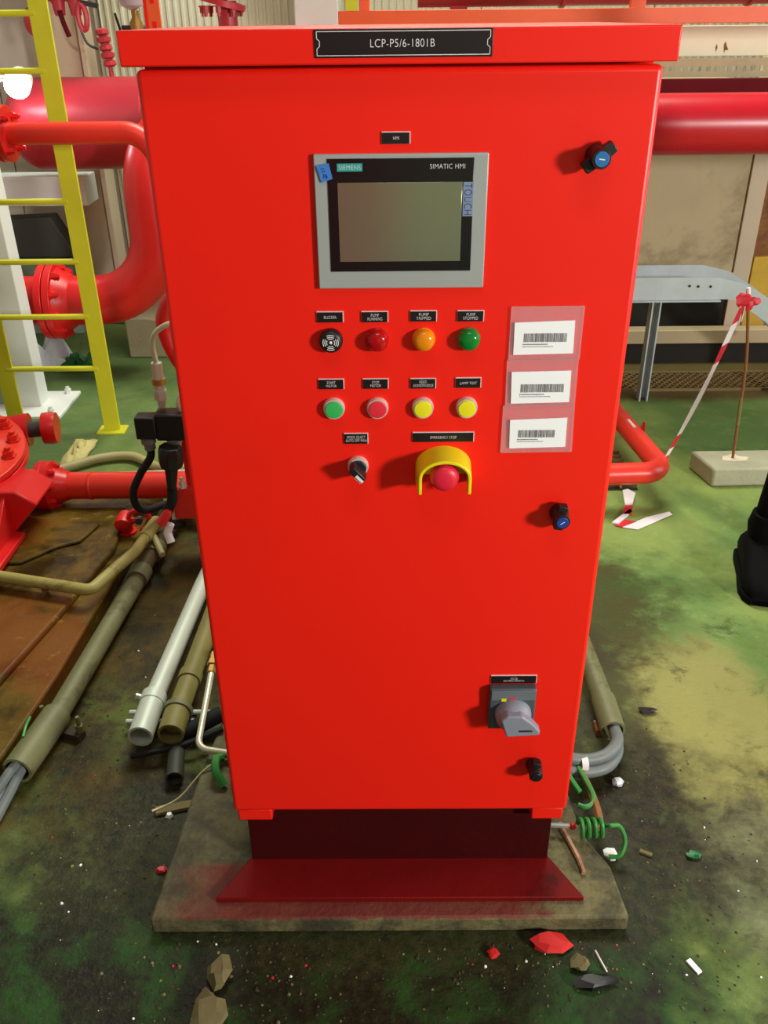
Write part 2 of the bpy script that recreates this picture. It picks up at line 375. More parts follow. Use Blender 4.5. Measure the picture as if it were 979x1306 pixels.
def bolts(parent, c, d, R, n, m='pipe_red', r=0.012, h=0.014, ph=0.0):
    d, u, v = basis(d); me = bolt_mesh('bolt', m, d, r, h)
    for k in range(n):
        a = 2*PI*(k+ph)/n; part(me, Vector(c)+(u*math.cos(a)+v*math.sin(a))*R, 'bolt', parent)
TXT = {}
def lettering(body, parent, cx, y, cz, wdt, hgt, m='engrave', vertical=False, name='lettering'):
    cu = D.curves.new('t', 'FONT'); cu.body = body; cu.align_x = 'CENTER'; cu.size = 1.0; cu.space_line = 0.85; cu.space_character = 1.08; cu.offset = -0.012
    o = D.objects.new('t', cu); C.objects.link(o); bpy.context.view_layer.update()
    me = D.meshes.new_from_object(o.evaluated_get(bpy.context.evaluated_depsgraph_get())); D.objects.remove(o); D.curves.remove(cu)
    xs = [v.co.x for v in me.vertices]; ys = [v.co.y for v in me.vertices]
    mx, my = (min(xs)+max(xs))/2, (min(ys)+max(ys))/2; kx = wdt/(max(xs)-min(xs)); ky = hgt/(max(ys)-min(ys))
    for v in me.vertices:
        a, b = (v.co.x-mx)*kx, (v.co.y-my)*ky
        v.co = Vector((b, 0, -a)) if vertical else Vector((a, 0, b))
    me.materials.clear(); me.materials.append(M[m]); me.name = name; me.update()
    return link(name, me, (cx, y, cz), parent)

# ================================================================== SETTING
mb = MB(); mb.v = [Vector(p) for p in ((-4, -3, 0), (4, -3, 0), (4, 5, 0), (-4, 5, 0), (-4, -3, -0.1), (4, -3, -0.1), (4, 5, -0.1), (-4, 5, -0.1))]
for q in ((0, 1, 2, 3), (7, 6, 5, 4), (0, 4, 5, 1), (1, 5, 6, 2), (2, 6, 7, 3), (3, 7, 4, 0)): mb.face(q)
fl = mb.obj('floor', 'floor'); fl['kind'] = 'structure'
WY = 3.85
wall = MB().box(-4, 4, WY+0.03, WY+0.15, 0, 3.2).obj('wall_back', 'pinkwall'); wall['kind'] = 'structure'
def sheet(x0, x1, z0, z1, m, pitch=0.036):
    mb = MB(); n = int((x1-x0)/pitch); pts = []
    for k in range(n):
        x = x0+k*(x1-x0)/n; p = (x1-x0)/n
        pts += [(x, 0), (x+p*0.5, 0), (x+p*0.6, -0.008), (x+p*0.9, -0.008)]
    pts.append((x1, 0))
    for x, y in pts: mb.v += [Vector((x, WY+0.012+y, z0)), Vector((x, WY+0.012+y, z1))]
    for k in range(len(pts)-1): mb.face((2*k, 2*k+2, 2*k+3, 2*k+1))
    b = len(mb.v); mb.v += [Vector((x0, WY+0.03, z0)), Vector((x0, WY+0.03, z1)), Vector((x1, WY+0.03, z0)), Vector((x1, WY+0.03, z1))]
    n2 = 2*len(pts)-2
    mb.face((0, 1, b+1, b)); mb.face((n2, b+2, b+3, n2+1))
    return mb.obj('cladding_sheet', m, wall)
for x0, x1 in ((-1.46, -1.235), (-1.23, -0.46), (-0.455, 0.45), (0.455, 1.3), (1.305, 2.2), (2.205, 3.1)): sheet(x0, x1, 0, 3.2, 'cladding')
for x0, x1 in ((-3.3, -2.55), (-2.545, -2.0), (-1.995, -1.66)):
    MB().box(x0, x1, WY, WY+0.03, 0, 3.2).obj('flat_panel', 'pinkwall', wall, 0.003)
wl = MB().box(-4.1, -4.0, -1, 5, 0, 3.2).obj('wall_left', 'pinkwall'); wl['kind'] = 'structure'

wf = MB().box(-4, 4, -5.2, -5.0, 0, 3.2).obj('wall_front', 'cladding'); wf['kind'] = 'structure'  # unseen wall behind the camera, there for the display reflection
t = thing('red_reflection_cabinet', 'tall dark red cabinet added unseen behind the camera for the screen reflection', 'cabinet', (-0.75, -3.6, 0))  # out of view, added for the dark red side of the display reflection
MB().box(-1.5, 0.0, -4.0, -3.4, 0.1, 2.2).obj('body', 'pipe_red_dull', t, 0.02); MB().box(-1.46, -0.04, -3.4, -3.38, 0.16, 2.14).obj('door', 'pipe_red_dull', t, 0.008); MB().box(-1.5, 0.0, -4.0, -3.42, 0, 0.1).obj('base_frame', 'maroon', t)

# columns behind
t = thing('steel_column', 'pinkish beige steel wall column behind the yellow ladder', 'column', (-1.56, 3.68, 0))
MB().box(-1.65, -1.48, 3.62, 3.74, 0, 3.2).obj('web', 'beige_column', t, 0.004); MB().box(-1.475, -1.45, 3.60, 3.76, 0, 3.2).obj('flange_strip', 'beige_column', t, 0.003)
t = thing('white_column', 'broad white column rising behind the cabinet roof left of the orange rail', 'column', (-0.345, 3.7, 0))
MB().box(-0.448, -0.241, 3.62, 3.78, 0, 3.1).obj('shaft', 'white_paint', t, 0.006); MB().box(-0.48, -0.21, 3.59, 3.81, 0, 0.02).obj('base_plate', 'white_paint', t)

# ================================================================== CABINET
cab = thing('control_cabinet', 'tall bright red control cabinet with touch panel and pushbuttons on concrete pad', 'control cabinet', (0, 0.2, 0.04))
DZ0, DZ1 = 0.217, 1.414
MB().box(-0.3, 0.3, 0.0, 0.022, DZ0, DZ1).obj('door', 'cabinet_red', cab, 0.007, 4)
MB().box(-0.296, 0.296, 0.024, 0.40, DZ0, 1.418).obj('body', 'cabinet_red', cab, 0.006, 3)
MB().prism([(-0.02, 1.4175), (-0.02, 1.4535), (0.425, 1.4535), (0.425, 1.4175)], (-0.310, 0, 0), (0, 1, 0), (0, 0, 1), (0.6185, 0, 0)).obj('roof', 'cabinet_red', cab, 0.0022, 3)
for x0, x1 in ((-0.294, -0.232), (0.238, 0.295)):
    MB().box(x0, x1, 0.004, 0.06, 0.189, DZ0).obj('foot', 'cabinet_red', cab, 0.003)
# base frame: web and mitred flange
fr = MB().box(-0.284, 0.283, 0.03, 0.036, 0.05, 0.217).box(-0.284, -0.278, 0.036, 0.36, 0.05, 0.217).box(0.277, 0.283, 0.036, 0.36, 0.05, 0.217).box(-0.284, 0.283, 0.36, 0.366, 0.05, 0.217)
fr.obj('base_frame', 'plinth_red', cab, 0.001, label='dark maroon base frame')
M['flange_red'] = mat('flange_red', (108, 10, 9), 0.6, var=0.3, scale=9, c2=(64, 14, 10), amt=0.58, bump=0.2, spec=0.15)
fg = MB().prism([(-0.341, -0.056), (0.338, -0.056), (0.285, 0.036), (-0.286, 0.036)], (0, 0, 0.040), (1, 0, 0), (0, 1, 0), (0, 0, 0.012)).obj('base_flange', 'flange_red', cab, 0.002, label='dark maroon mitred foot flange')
# name plate on the roof edge
npl = MB().box(-0.0935, 0.1025, -0.0215, -0.0185, 1.4245, 1.4525).obj('name_plate', 'plate_black', cab, 0.0006, label='black name plate with white border and code')
bd = MB(); x0, x1, z0, z1, wd = -0.0905, 0.0995, 1.4268, 1.4502, 0.0007
def border(mb, pts, wd, y):
    for a, b in zip(pts, pts[1:]+pts[:1]):
        a2, b2 = Vector((a[0], y, a[1])), Vector((b[0], y, b[1])); mb.bar(a2, b2, 0.0003, wd, (0, -1, 0) if False else (0, 0, 1) if abs(a[1]-b[1]) < abs(a[0]-b[0]) else (1, 0, 0))
zm = (z0+z1)/2
ptsb = [(x0, z0), (x1, z0), (x1, zm-0.005), (x1-0.003, zm-0.0025), (x1-0.003, zm+0.0025), (x1, zm+0.005), (x1, z1), (x0, z1), (x0, zm+0.005), (x0+0.003, zm+0.0025), (x0+0.003, zm-0.0025), (x0, zm-0.005)]
border(bd, ptsb, wd, -0.0217); bd.obj('border_line', 'engrave', npl)
lettering('LCP-P5/6-1801B', npl, 0.0035, -0.0219, 1.4385, 0.0705, 0.0078)

# touch panel
hp = MB().box(-0.1015, 0.1058, -0.006, 0.002, 1.1645, 1.3235).obj('touch_panel', 'hmi_grey', cab, 0.0015, 3, 'grey framed operator touch panel')
MB().box(-0.0855, 0.0885, -0.0072, -0.0058, 1.1862, 1.3186).obj('glass_front', 'hmi_glass', hp, 0.0006)
MB().box(-0.0738, 0.0752, -0.0078, -0.0070, 1.1985, 1.2918).obj('display', 'screen', hp, 0.0003)
MB().box(-0.0738, -0.0436, -0.0076, -0.0070, 1.3045, 1.3133).obj('maker_badge', 'teal', hp)
lettering('SIEMENS', hp, -0.0587, -0.0079, 1.3089, 0.026, 0.0048)
lettering('SIMATIC HMI', hp, 0.057, -0.0076, 1.3093, 0.0415, 0.0052)
MB().box(0.0765, 0.0885, -0.0078, -0.0070, 1.252, 1.2915).obj('side_label', 'touch_blue', hp)
lettering('TOUCH', hp, 0.0826, -0.0081, 1.2718, 0.036, 0.0092, 'ink', True)
MB().prism([(-0.0983, 1.3115), (-0.0926, 1.2921), (-0.0794, 1.2964), (-0.0833, 1.3139)], (0, -0.0084, 0), (1, 0, 0), (0, 0, 1), (0, 0.0006, 0)).obj('blue_tape', 'tape_blue', hp)
mk = MB()
for a, b in (((-0.0925, 1.3075), (-0.089, 1.3082)), ((-0.0915, 1.3045), (-0.0875, 1.3055)), ((-0.0895, 1.3022), (-0.0895, 1.2975)), ((-0.088, 1.3), (-0.085, 1.2985)), ((-0.0868, 1.302), (-0.0862, 1.297))):
    mk.bar((a[0], -0.0086, a[1]), (b[0], -0.0086, b[1]), 0.0004, 0.0009, (0, 0, 1) if abs(a[1]-b[1]) < abs(a[0]-b[0]) else (1, 0, 0))
mk.obj('pen_mark', 'ink', hp)

# engraved label plates
def plate(cx, cz, wd, h, text, tw, th):
    p = MB().box(cx-wd/2, cx+wd/2, -0.0018, 0.001, cz-h/2, cz+h/2).obj('label_plate', 'plate_edge', cab)
    MB().box(cx-wd/2+0.0001, cx+wd/2-0.0011, -0.0022, -0.0016, cz-h/2+0.0001, cz+h/2-0.0010).obj('face', 'plate_black', p)
    lettering(text, p, cx, -0.0025, cz-0.0003, tw, th)
for cx, cz, tx, tw, th in ((-0.0893, 1.1270, 'BUZZER', .016, .0036), (-0.0316, 1.1268, 'PUMP\nRUNNING', .019, .0088), (0.0312, 1.1272, 'PUMP\nTRIPPED', .019, .0088), (0.0919, 1.1268, 'PUMP\nSTOPPED', .019, .0088),
                           (-0.0914, 1.0352, 'START\nMOTOR', .014, .0086), (-0.0319, 1.0352, 'STOP\nMOTOR', .014, .0086), (0.0318, 1.0350, 'RESET/\nACKNOWLEDGE', .027, .0088), (0.0923, 1.0355, 'LAMP TEST', .0225, .0036)):
    plate(cx, cz, 0.0345, 0.0145, tx, tw, th)
plate(-0.0602, 0.9547, 0.0335, 0.016, 'MODE SELECT\nAUTO OFF MAN', 0.029, 0.009)
plate(0.0607, 0.9560, 0.085, 0.0148, 'EMERGENCY STOP', 0.036, 0.004)
plate(-0.0036, 1.3403, 0.0335, 0.0135, 'HMI', 0.0068, 0.0036)
plate(0.1857, 0.5224, 0.0745, 0.0165, 'MCCB\nROTARY SWITCH', 0.033, 0.0085)

# indicator lamps and pushbuttons
Z1, Z2 = 1.0965, 1.0004
def buzzer(x, z):
    b = MB().lathe([(0, .0155), (.004, .0155), (.009, .0152), (.012, .0135), (.0137, .0105), (.0139, 0)], (x, 0, z), (0, -1, 0), 32).obj('buzzer', 'black', cab, label='round black buzzer with white sound waves')
    mb = MB()
    for q in range(4):
        for R, hw in ((.0052, .6), (.0076, .62), (.0100, .5)):
            a0 = PI/4*0+q*PI/2; prev = None
            for k in range(9):
                a = a0-hw+2*hw*k/8; i = len(mb.v); yy = -.0143
                for rr in (R-.0005, R+.0005): mb.v.append(Vector((x+math.cos(a)*rr, yy, z+math.sin(a)*rr)))
                if prev is not None: mb.face((prev, prev+1, i+1, i))
                prev = i
    n = len(mb.v); b2 = MB().ball((x, -.0137, z), .0022, 12, 8, (1, .5, 1))
    o = len(mb.v); mb.v += b2.v
    for f in b2.f: mb.face([i+o for i in f])
    mb.obj('sound_wave_mark', 'engrave', b)
buzzer(-0.0893, Z1)
for x, m, lab in ((-0.0292, 'lens_red', 'round red indicator lamp'), (0.0316, 'lens_amber', 'round amber indicator lamp'), (0.0904, 'lens_green', 'round green indicator lamp')):
    p = MB().lathe([(0, .0152), (.004, .0152), (.005, .0142)], (x, 0, Z1), (0, -1, 0), 32).obj('indicator_lamp', m, cab, label=lab)
    MB().lathe([(.005, .0144), (.008, .0144), (.0115, .0135), (.0145, .0115), (.0163, .008), (.0170, .004), (.0172, 0)], (x, 0, Z1), (0, -1, 0), 32).obj('lens', m, p)
for x, m, lab in ((-0.0890, 'cap_green', 'green flush pushbutton in chrome ring'), (-0.0298, 'cap_red', 'red flush pushbutton in chrome ring'), (0.0316, 'cap_yellow', 'yellow flush pushbutton right of the red one'), (0.0912, 'cap_yellow', 'yellow flush pushbutton at the right end of its row')):
    p = MB().lathe([(0, .0148), (.003, .0148), (.007, .0142), (.0085, .0136), (.0085, .0122), (.0065, .0122)], (x, 0, Z2), (0, -1, 0), 36).obj('pushbutton', 'chrome', cab, label=lab)
    MB().lathe([(.004, .0121), (.0092, .0121), (.0102, .0115), (.0106, .009), (.0108, 0)], (x, 0, Z2), (0, -1, 0), 36).obj('cap', m, p)
# mode selector
x, z = -0.0585, 0.9125
p = MB().lathe([(0, .0148), (.003, .0148), (.007, .0145), (.009, .0138), (.009, .0118), (.007, .0118)], (x, 0, z), (0, -1, 0), 36).obj('selector_switch', 'chrome', cab, label='black selector switch with white pointer')
R = Matrix.Translation((x, 0, z))@Matrix.Rotation(math.radians(-42), 4, 'Y')
MB().lathe([(.004, .0116), (.012, .0116), (.0125, .011)], (x, 0, z), (0, -1, 0), 32).obj('knob_base', 'black', p)
k = MB(); k.box(-.0052, .0052, -.034, -.012, -.0125, .0125, R); k.obj('knob_handle', 'black', p, 0.0015, 2)
k = MB(); k.box(-.0032, .0008, -.0346, -.0335, -.0118, .0015, R); k.box(-.0057, -.0048, -.033, -.016, -.0115, .0, R); k.obj('pointer_mark', 'engrave', p)
# emergency stop with yellow shroud
x, z = 0.0615, 0.912
p = thing('emergency_stop', '', '', (x, 0, z)); del p['label']; del p['category']
p.parent = cab; p.location = ORG[p.name]-ORG[cab.name]; p['label'] = 'red emergency stop button under yellow shroud'
sh = MB(); N = 28; prof = []
for k_ in range(N+1):
    a = math.radians(0)+PI*k_/N; prof.append((math.cos(a), math.sin(a)))
ring_o = [(.0375*c, .0285*s_) for c, s_ in prof]; ring_o = [(.0375, -.024)]+ring_o+[(-.0375, -.024)]
ring_i = [(.0325*c, .0238*s_) for c, s_ in prof]; ring_i = [(.0325, -.024)]+ring_i+[(-.0325, -.024)]
def depth(zz): return 0.045 if zz > 0.0 else 0.045+zz*0.05
for (ox, oz), (ix, iz) in zip(ring_o, ring_i):
    d = -0.046
    sh.v += [Vector((x+ox*1.04, 0, z+oz*1.04)), Vector((x+ox*0.97, d, z+oz*0.97)), Vector((x+ix*0.97, d, z+iz*0.97)), Vector((x+ix*1.04, 0, z+iz*1.04))]
for k_ in range(len(ring_o)-1):
    a, b = 4*k_, 4*k_+4
    for i, j in ((0, 1), (1, 2), (2, 3)): sh.face((a+i, b+i, b+j, a+j))
for e in (0, 4*(len(ring_o)-1)): sh.face((e, e+1, e+2, e+3))
sh.obj('shroud', 'yellow_guard', p, 0.0012, 2)
MB().prism([(-.036, -.012)]+[(.036*math.cos(PI*i/16), .027*math.sin(PI*i/16)) for i in range(16, -1, -1)]+[(.036, -.012)], (x, 0, z), (1, 0, 0), (0, 0, 1), (0, -.004, 0)).obj('back_plate', 'yellow_guard', p)
MB().lathe([(.004, .011), (.022, .011), (.024, .013), (.026, .0175), (.030, .0198), (.036, .0200), (.041, .0188), (.045, .015), (.0465, .009), (.047, 0)], (x, 0, z-.001), (0, -1, 0), 40).obj('mushroom_button', 'mush_red', p)
# cam locks
def lock(x, z, ang, core, L=0.021):
    p = MB().lathe([(0, .0135), (.006, .0135), (.009, .0125), (.020, .0118), (.030, .0115), (.0325, .0105), (.0325, .0090)], (x, 0, z), (0, -1, 0), 28).obj('door_lock', 'black', cab, label={'lock_blue': 'black quarter turn lock with light blue core', 'lock_blue_deep': 'black quarter turn lock with dark blue core', 'black': 'all black quarter turn lock'}[core])
    R = Matrix.Translation((x, 0, z))@Matrix.Rotation(ang, 4, 'Y')
    wi = MB()
    wi.prism([(-.0065, -L), (.0065, -L), (.0085, 0), (.0065, L), (-.0065, L), (-.0085, 0)], R@Vector((0, -.008, 0)), R.to_3x3()@Vector((1, 0, 0)), R.to_3x3()@Vector((0, 0, 1)), (0, -.014, 0))
    wi.obj('wing', 'black', p, 0.001)
    MB().lathe([(.0315, .0086), (.0335, .0086), (.034, .008), (.034, 0)], (x, 0, z), (0, -1, 0), 24).obj('core', core, p)
    MB().box(x-.0006, x+.0006, -.0343, -.0338, z-.0035, z+.0035, Matrix.Translation((x, 0, z))@Matrix.Rotation(ang+0.8, 4, 'Y')@Matrix.Translation((-x, 0, -z))).obj('key_slot', 'engrave' if core != 'black' else 'black', p)
lock(0.2325, 1.3185, math.radians(52), 'lock_blue')
lock(0.231, 0.835, math.radians(8), 'lock_blue_deep', 0.019)
lock(0.232, 0.333, math.radians(6), 'black', 0.019)
# rotary main switch
p = MB().box(0.1465, 0.2225, -0.015, 0.0, 0.4265, 0.5125).obj('rotary_main_switch', 'switch_plate', cab, 0.003, 3, 'grey rotary main switch with angled handle')
MB().box(0.1490, 0.2210, -0.0162, -0.0148, 0.4900, 0.5105).obj('top_band', 'switch_grey', p, 0.0005)
lettering('SIEMENS', p, 0.2110, -0.0157, 0.4975-0.0025+0.0, 0.0150, 0.0022, 'touch_blue')
MB().box(0.1655, 0.1735, -0.0168, -0.0145, 0.4885, 0.4945).obj('yellow_mark', 'yellow_guard', p)
MB().box(0.1785, 0.1885, -0.0168, -0.0145, 0.4925, 0.4965).obj('red_mark', 'cap_red', p)
MB().lathe([(.014, .030), (.022, .0295), (.030, .027), (.036, .022), (.038, .014), (.038, 0)], (0.186, 0, 0.4615), (0, -1, 0), 40).obj('handle_hub', 'switch_handle', p)
hd = MB().prism([(-.022, .010), (-.012, .019), (.012, .019), (.030, .003), (.0435, -.0145), (.0415, -.0215), (-.0095, -.0255), (-.0125, -.022)], (0.184, -0.030, 0.4645), (1, 0, 0), (0, 0, 1), (0, -.018, 0)).obj('handle_grip', 'switch_handle', p, 0.003, 3)
MB().box(0.192, 0.214, -0.0488, -0.0470, 0.4515, 0.4550).obj('padlock_slot', 'black', p, 0.0006)
# plastic sleeves with printed cards
sleeves = [[(0.1437, 1.1383), (0.2371, 1.1385), (0.2371, 1.0681), (0.1440, 1.0667)], [(0.1425, 1.0668), (0.2362, 1.0672), (0.2371, 1.0035), (0.1436, 1.0020)], [(0.1410, 1.0018), (0.2373, 1.0024), (0.2396, 0.9329), (0.1410, 0.9320)]]
cards = [[(0.1489, 1.1180), (0.2266, 1.1204), (0.2279, 1.0761), (0.1496, 1.0746)], [(0.1490, 1.0507), (0.2281, 1.0522), (0.2292, 1.0074), (0.1507, 1.0058)], [(0.1511, 0.9816), (0.2292, 0.9844), (0.2300, 0.9407), (0.1526, 0.9389)]]
bars = [(0.1619, 0.2181, 1.1036, 1.0920), (0.1625, 0.2200, 1.0335, 1.0220), (0.1635, 0.2140, 0.9665, 0.9555)]
for sl, cd, (bx0, bx1, bz1, bz0), nm in zip(sleeves, cards, bars, ('upper', 'middle', 'lower')):
    def flat(poly, y0, y1): return MB().prism(poly, (0, y0, 0), (1, 0, 0), (0, 0, 1), (0, y1-y0, 0))
    s_ = flat(sl, -0.0034, -0.0004).obj('plastic_sleeve', 'film', cab, label=nm+' clear plastic sleeve holding a printed card')
    cdo = flat(cd, -0.0042, -0.0028).obj('card', 'paper', s_)
    mb = MB(); x = bx0; rnd = random.Random(len(nm))
    while x < bx1:
        w_ = rnd.choice((.0004, .0006, .0010)); mb.box(x, x+w_, -0.0045, -0.0041, bz0, bz1); x += w_+rnd.choice((.0004, .0006, .0008))
    mb.obj('barcode', 'print_grey', s_, stuff=True)
    mb = MB()
    for row, (fw, hh) in enumerate(((.55, .0011), (.7, .0007))):
        x = bx0-.001; zz = bz0-.0028-row*.0032
        while x < bx0+(bx1-bx0)*fw: w_ = rnd.uniform(.0006, .0016); mb.box(x, x+w_, -0.0045, -0.0041, zz-hh, zz+hh*.4); x += w_+.0006
    mb.obj('small_print', 'print_grey', s_, stuff=True)
    mb = MB()
    for a, b in zip(sl, sl[1:]+sl[:1]):
        mb.tube([(a[0], -0.0030, a[1]), (b[0], -0.0030, b[1])], 0.0006, 6)
    mb.obj('welded_edge', 'film', s_)

# concrete pad under the cabinet
pd = MB(); outl = [(-0.457, -0.091), (0.415, -0.088), (0.405, 0.02), (0.365, 0.10), (0.33, 0.5), (-0.40, 0.5), (-0.43, 0.266)]
pd.prism(outl, (0, 0, 0), (1, 0, 0), (0, 1, 0), (0, 0, 0.04))
tag(pd.obj('concrete_pad', 'pad', None, 0.006, 2), 'low dirty concrete pad under the red cabinet with spilled red paint', 'pad')

# ================================================================== LEFT SIDE
# yellow ladder
t = thing('yellow_ladder', 'yellow vertical steel ladder at the left edge behind the red pump', 'ladder', (-1.34, 2.17, 0))
for xc in (-1.145, -1.53):
    MB().box(xc-0.032, xc+0.032, 2.165, 2.177, 0.0, 2.3).obj('stringer', 'yellow', t, 0.001)
    MB().box(xc-0.055, xc+0.055, 2.13, 2.21, 0, 0.008).obj('foot_plate', 'yellow', t, 0.001)
me = D.meshes.new('rung'); mb = MB().tube([(-0.36/2, 0, 0), (0.36/2, 0, 0)], 0.0105, 10); me.from_pydata(mb.v, [], mb.f); me.materials.append(M['yellow']); me.shade_smooth(); me.set_sharp_from_angle(angle=0.6)
for z in (0.267, 0.476, 0.684, 0.897, 1.106, 1.316, 1.485, 1.70, 1.91, 2.12): part(me, (-1.34, 2.171, z), 'rung', t)
# white post
t = thing('white_post', 'white steel post on a bolted base plate behind the yellow ladder', 'post', (-1.53, 2.42, 0))
MB().box(-1.615, -1.515, 2.40, 2.50, 0, 2.2).obj('shaft', 'white_paint', t, 0.003)
MB().box(-1.90, -1.618, 2.43, 2.45, 0, 2.2).obj('shaded_face', 'green_grey', t, 0.002)  # grey-green colour stands for the shaded left face of the post
MB().box(-1.92, -1.40, 2.29, 2.58, 0, 0.014).obj('base_plate', 'white_paint', t, 0.002)
bolts(t, (-1.56, 2.44, 0.014), (0, 0, 1), 0.16, 4, 'white_paint', 0.014, 0.02, 0.5)

# big red pipe run with elbow
t = thing('red_pipe_run', 'large dull red pipe with bolted elbow branch left of the cabinet', 'pipe', (-1.05, 2.85, 0))
HZ, HY, HR = 1.045, 3.3, 0.195
prof = [(-0.0, 0.0), (0.004, .06), (0.02, .11), (0.045, .15), (0.08, .178), (0.12, HR), (0.125, HR)]
hdr = MB(); hdr.lathe(prof[1:]+[(0.64, HR), (0.645, HR+.003), (0.655, HR+.003), (0.66, HR), (2.35, HR)], (-1.76, HY, HZ), (1, 0, 0), 40)
hdr.obj('header_pipe', 'pipe_red_dull', t, label='dull pinkish red header pipe')
path = fillet([(-2.9, 2.85, 0.347), (-1.04, 2.85, 0.347), (-1.04, 2.85, 1.03), (-0.86, HY, HZ)], 0.30, 12)
MB().tube(path, 0.110, 32).obj('elbow_pipe', 'pipe_red', t, label='bright red elbow pipe')
for xa, xb in ((-1.575, -1.543), (-1.538, -1.506)):
    MB().lathe([(0, .11), (0, .172), (xb-xa, .172), (xb-xa, .11)], (xa, 2.85, 0.347), (1, 0, 0), 36).obj('flange', 'pipe_red', t, 0.002)
MB().lathe([(0, .150), (.02, .14), (.06, .113)], (-1.506, 2.85, 0.347), (1, 0, 0), 32).obj('weld_neck', 'pipe_red', t)
bolts(t, (-1.506, 2.85, 0.347), (1, 0, 0), 0.146, 10, 'pipe_red', 0.016, 0.022, 0.3)
for sx in (-0.72, 0.35): MB().box(sx-.04, sx+.04, 3.2, 3.4, 0, 0.865).obj('pipe_stand', 'pipe_red_dull', t)
MB().box(-2.25, -2.15, 2.78, 2.92, 0, 0.245).obj('pipe_stand', 'pipe_red', t)

# small red pipe with valve at far left
t = thing('small_red_pipe', 'thin bright red pipe crossing in front of the ladder and bending down behind the cabinet', 'pipe', (-0.8, 1.9, 0))
path = fillet([(-2.2, 1.9, 1.151), (-0.755, 1.9, 1.151), (-0.735, 1.9, 0.60), (-0.55, 1.75, 0.60), (-0.55, 1.75, 0.0)], 0.10, 8)
MB().tube(path, 0.034, 20).obj('pipe', 'pipe_red_orange', t)
for xa in (-1.262, -1.235):
    MB().lathe([(0, .034), (0, .085), (.022, .085), (.022, .034)], (xa, 1.9, 1.151), (1, 0, 0), 24).obj('flange', 'pipe_red', t, 0.002)
bolts(t, (-1.213, 1.9, 1.151), (1, 0, 0), 0.066, 4, 'pipe_red', 0.011, 0.016, 0.5)
MB().box(-2.03, -1.97, 1.87, 1.93, 0, 1.12).obj('pipe_stand', 'pipe_red_orange', t)

# pump skid
sk = MB()
sk.prism([(-2.3, -0.25), (-1.12, -0.25), (-0.93, 0.12), (-0.880, 0.259), (-0.842, 0.583), (-0.815, 1.05), (-0.80, 1.56), (-2.3, 1.56)], (0, 0, 0), (1, 0, 0), (0, 1, 0), (0, 0, 0.05))
sk.prism([(-2.3, -0.1), (-1.15, -0.1), (-0.975, 0.501), (-0.90, 0.86), (-0.85, 1.15), (-0.88, 1.40), (-2.3, 1.42)], (0, 0, 0.05), (1, 0, 0), (0, 1, 0), (0, 0, 0.02))
sk.prism([(-2.3, 1.05), (-1.10, 1.05), (-1.02, 1.14), (-0.96, 1.17), (-0.93, 1.28), (-1.2, 1.33), (-2.3, 1.35)], (0, 0, 0.07), (1, 0, 0), (0, 1, 0), (0, 0, 0.012))
tag(sk.obj('pump_skid', 'skid', None, 0.006, 2), 'rusty brown stepped pump skid at lower left of the floor', 'skid')

t = thing('red_pump', 'red pump with bolted round cover at the left edge beside the skid', 'pump', (-1.45, 1.35, 0.085))
ax = Vector((0.05, -0.12, 1)).normalized(); pc = Vector((-1.45, 1.36, 0.245))
MB().lathe([(-.16, .13), (-.12, .19), (-.05, .21), (0, .22)], pc, ax, 36).obj('casing', 'pipe_red', t)
MB().lathe([(0, .20), (0, .285), (.022, .285), (.022, .20)], pc, ax, 44).obj('casing_flange', 'pipe_red', t, 0.003)
MB().lathe([(.026, .10), (.026, .282), (.046, .282), (.050, .17), (.075, .13), (.08, .05)], pc, ax, 44).obj('cover', 'pipe_red_orange', t, 0.003)
bolts(t, pc+ax*.048, ax, 0.245, 16, 'pipe_red_orange', 0.017, 0.022)
MB().tube([(-1.45, 1.62, 0.24), (-1.30, 1.64, 0.24)], 0.05, 20).obj('bearing_housing', 'pipe_red', t)
MB().lathe([(0, .030), (0, .052), (.035, .056), (.05, .056), (.05, .030)], (-1.30, 1.64, 0.24), (1, 0.15, 0), 26).obj('coupling_half', 'pipe_red', t)
MB().tube([(-1.26, 1.646, 0.24), (-1.19, 1.657, 0.24)], 0.028, 18).obj('shaft', 'dark_box', t, label='dark steel pump shaft')
MB().lathe([(0, .030), (0, .054), (.03, .056), (.045, .052), (.045, .02)], (-1.205, 1.655, 0.24), (1, 0.15, 0), 26).obj('coupling_half', 'pipe_red', t)
MB().prism([(-1.40, 0.085), (-1.17, 0.085), (-1.145, 0.12), (-1.07, 0.20), (-1.13, 0.245), (-1.40, 0.245)], (0, 1.18, 0), (1, 0, 0), (0, 0, 1), (0, 0.16, 0)).obj('support_bracket', 'pipe_red', t, 0.006)
MB().box(-1.42, -1.15, 0.98, 1.02, 0.085, 0.20).box(-1.42, -1.13, 0.94, 1.19, 0.085, 0.105).obj('foot', 'pipe_red', t, 0.004)
MB().prism([(1.02, 0.10), (1.19, 0.10), (1.19, 0.235)], (-1.175, 0, 0), (0, 1, 0), (0, 0, 1), (0.014, 0, 0)).obj('rib', 'pipe_red', t, 0.003)
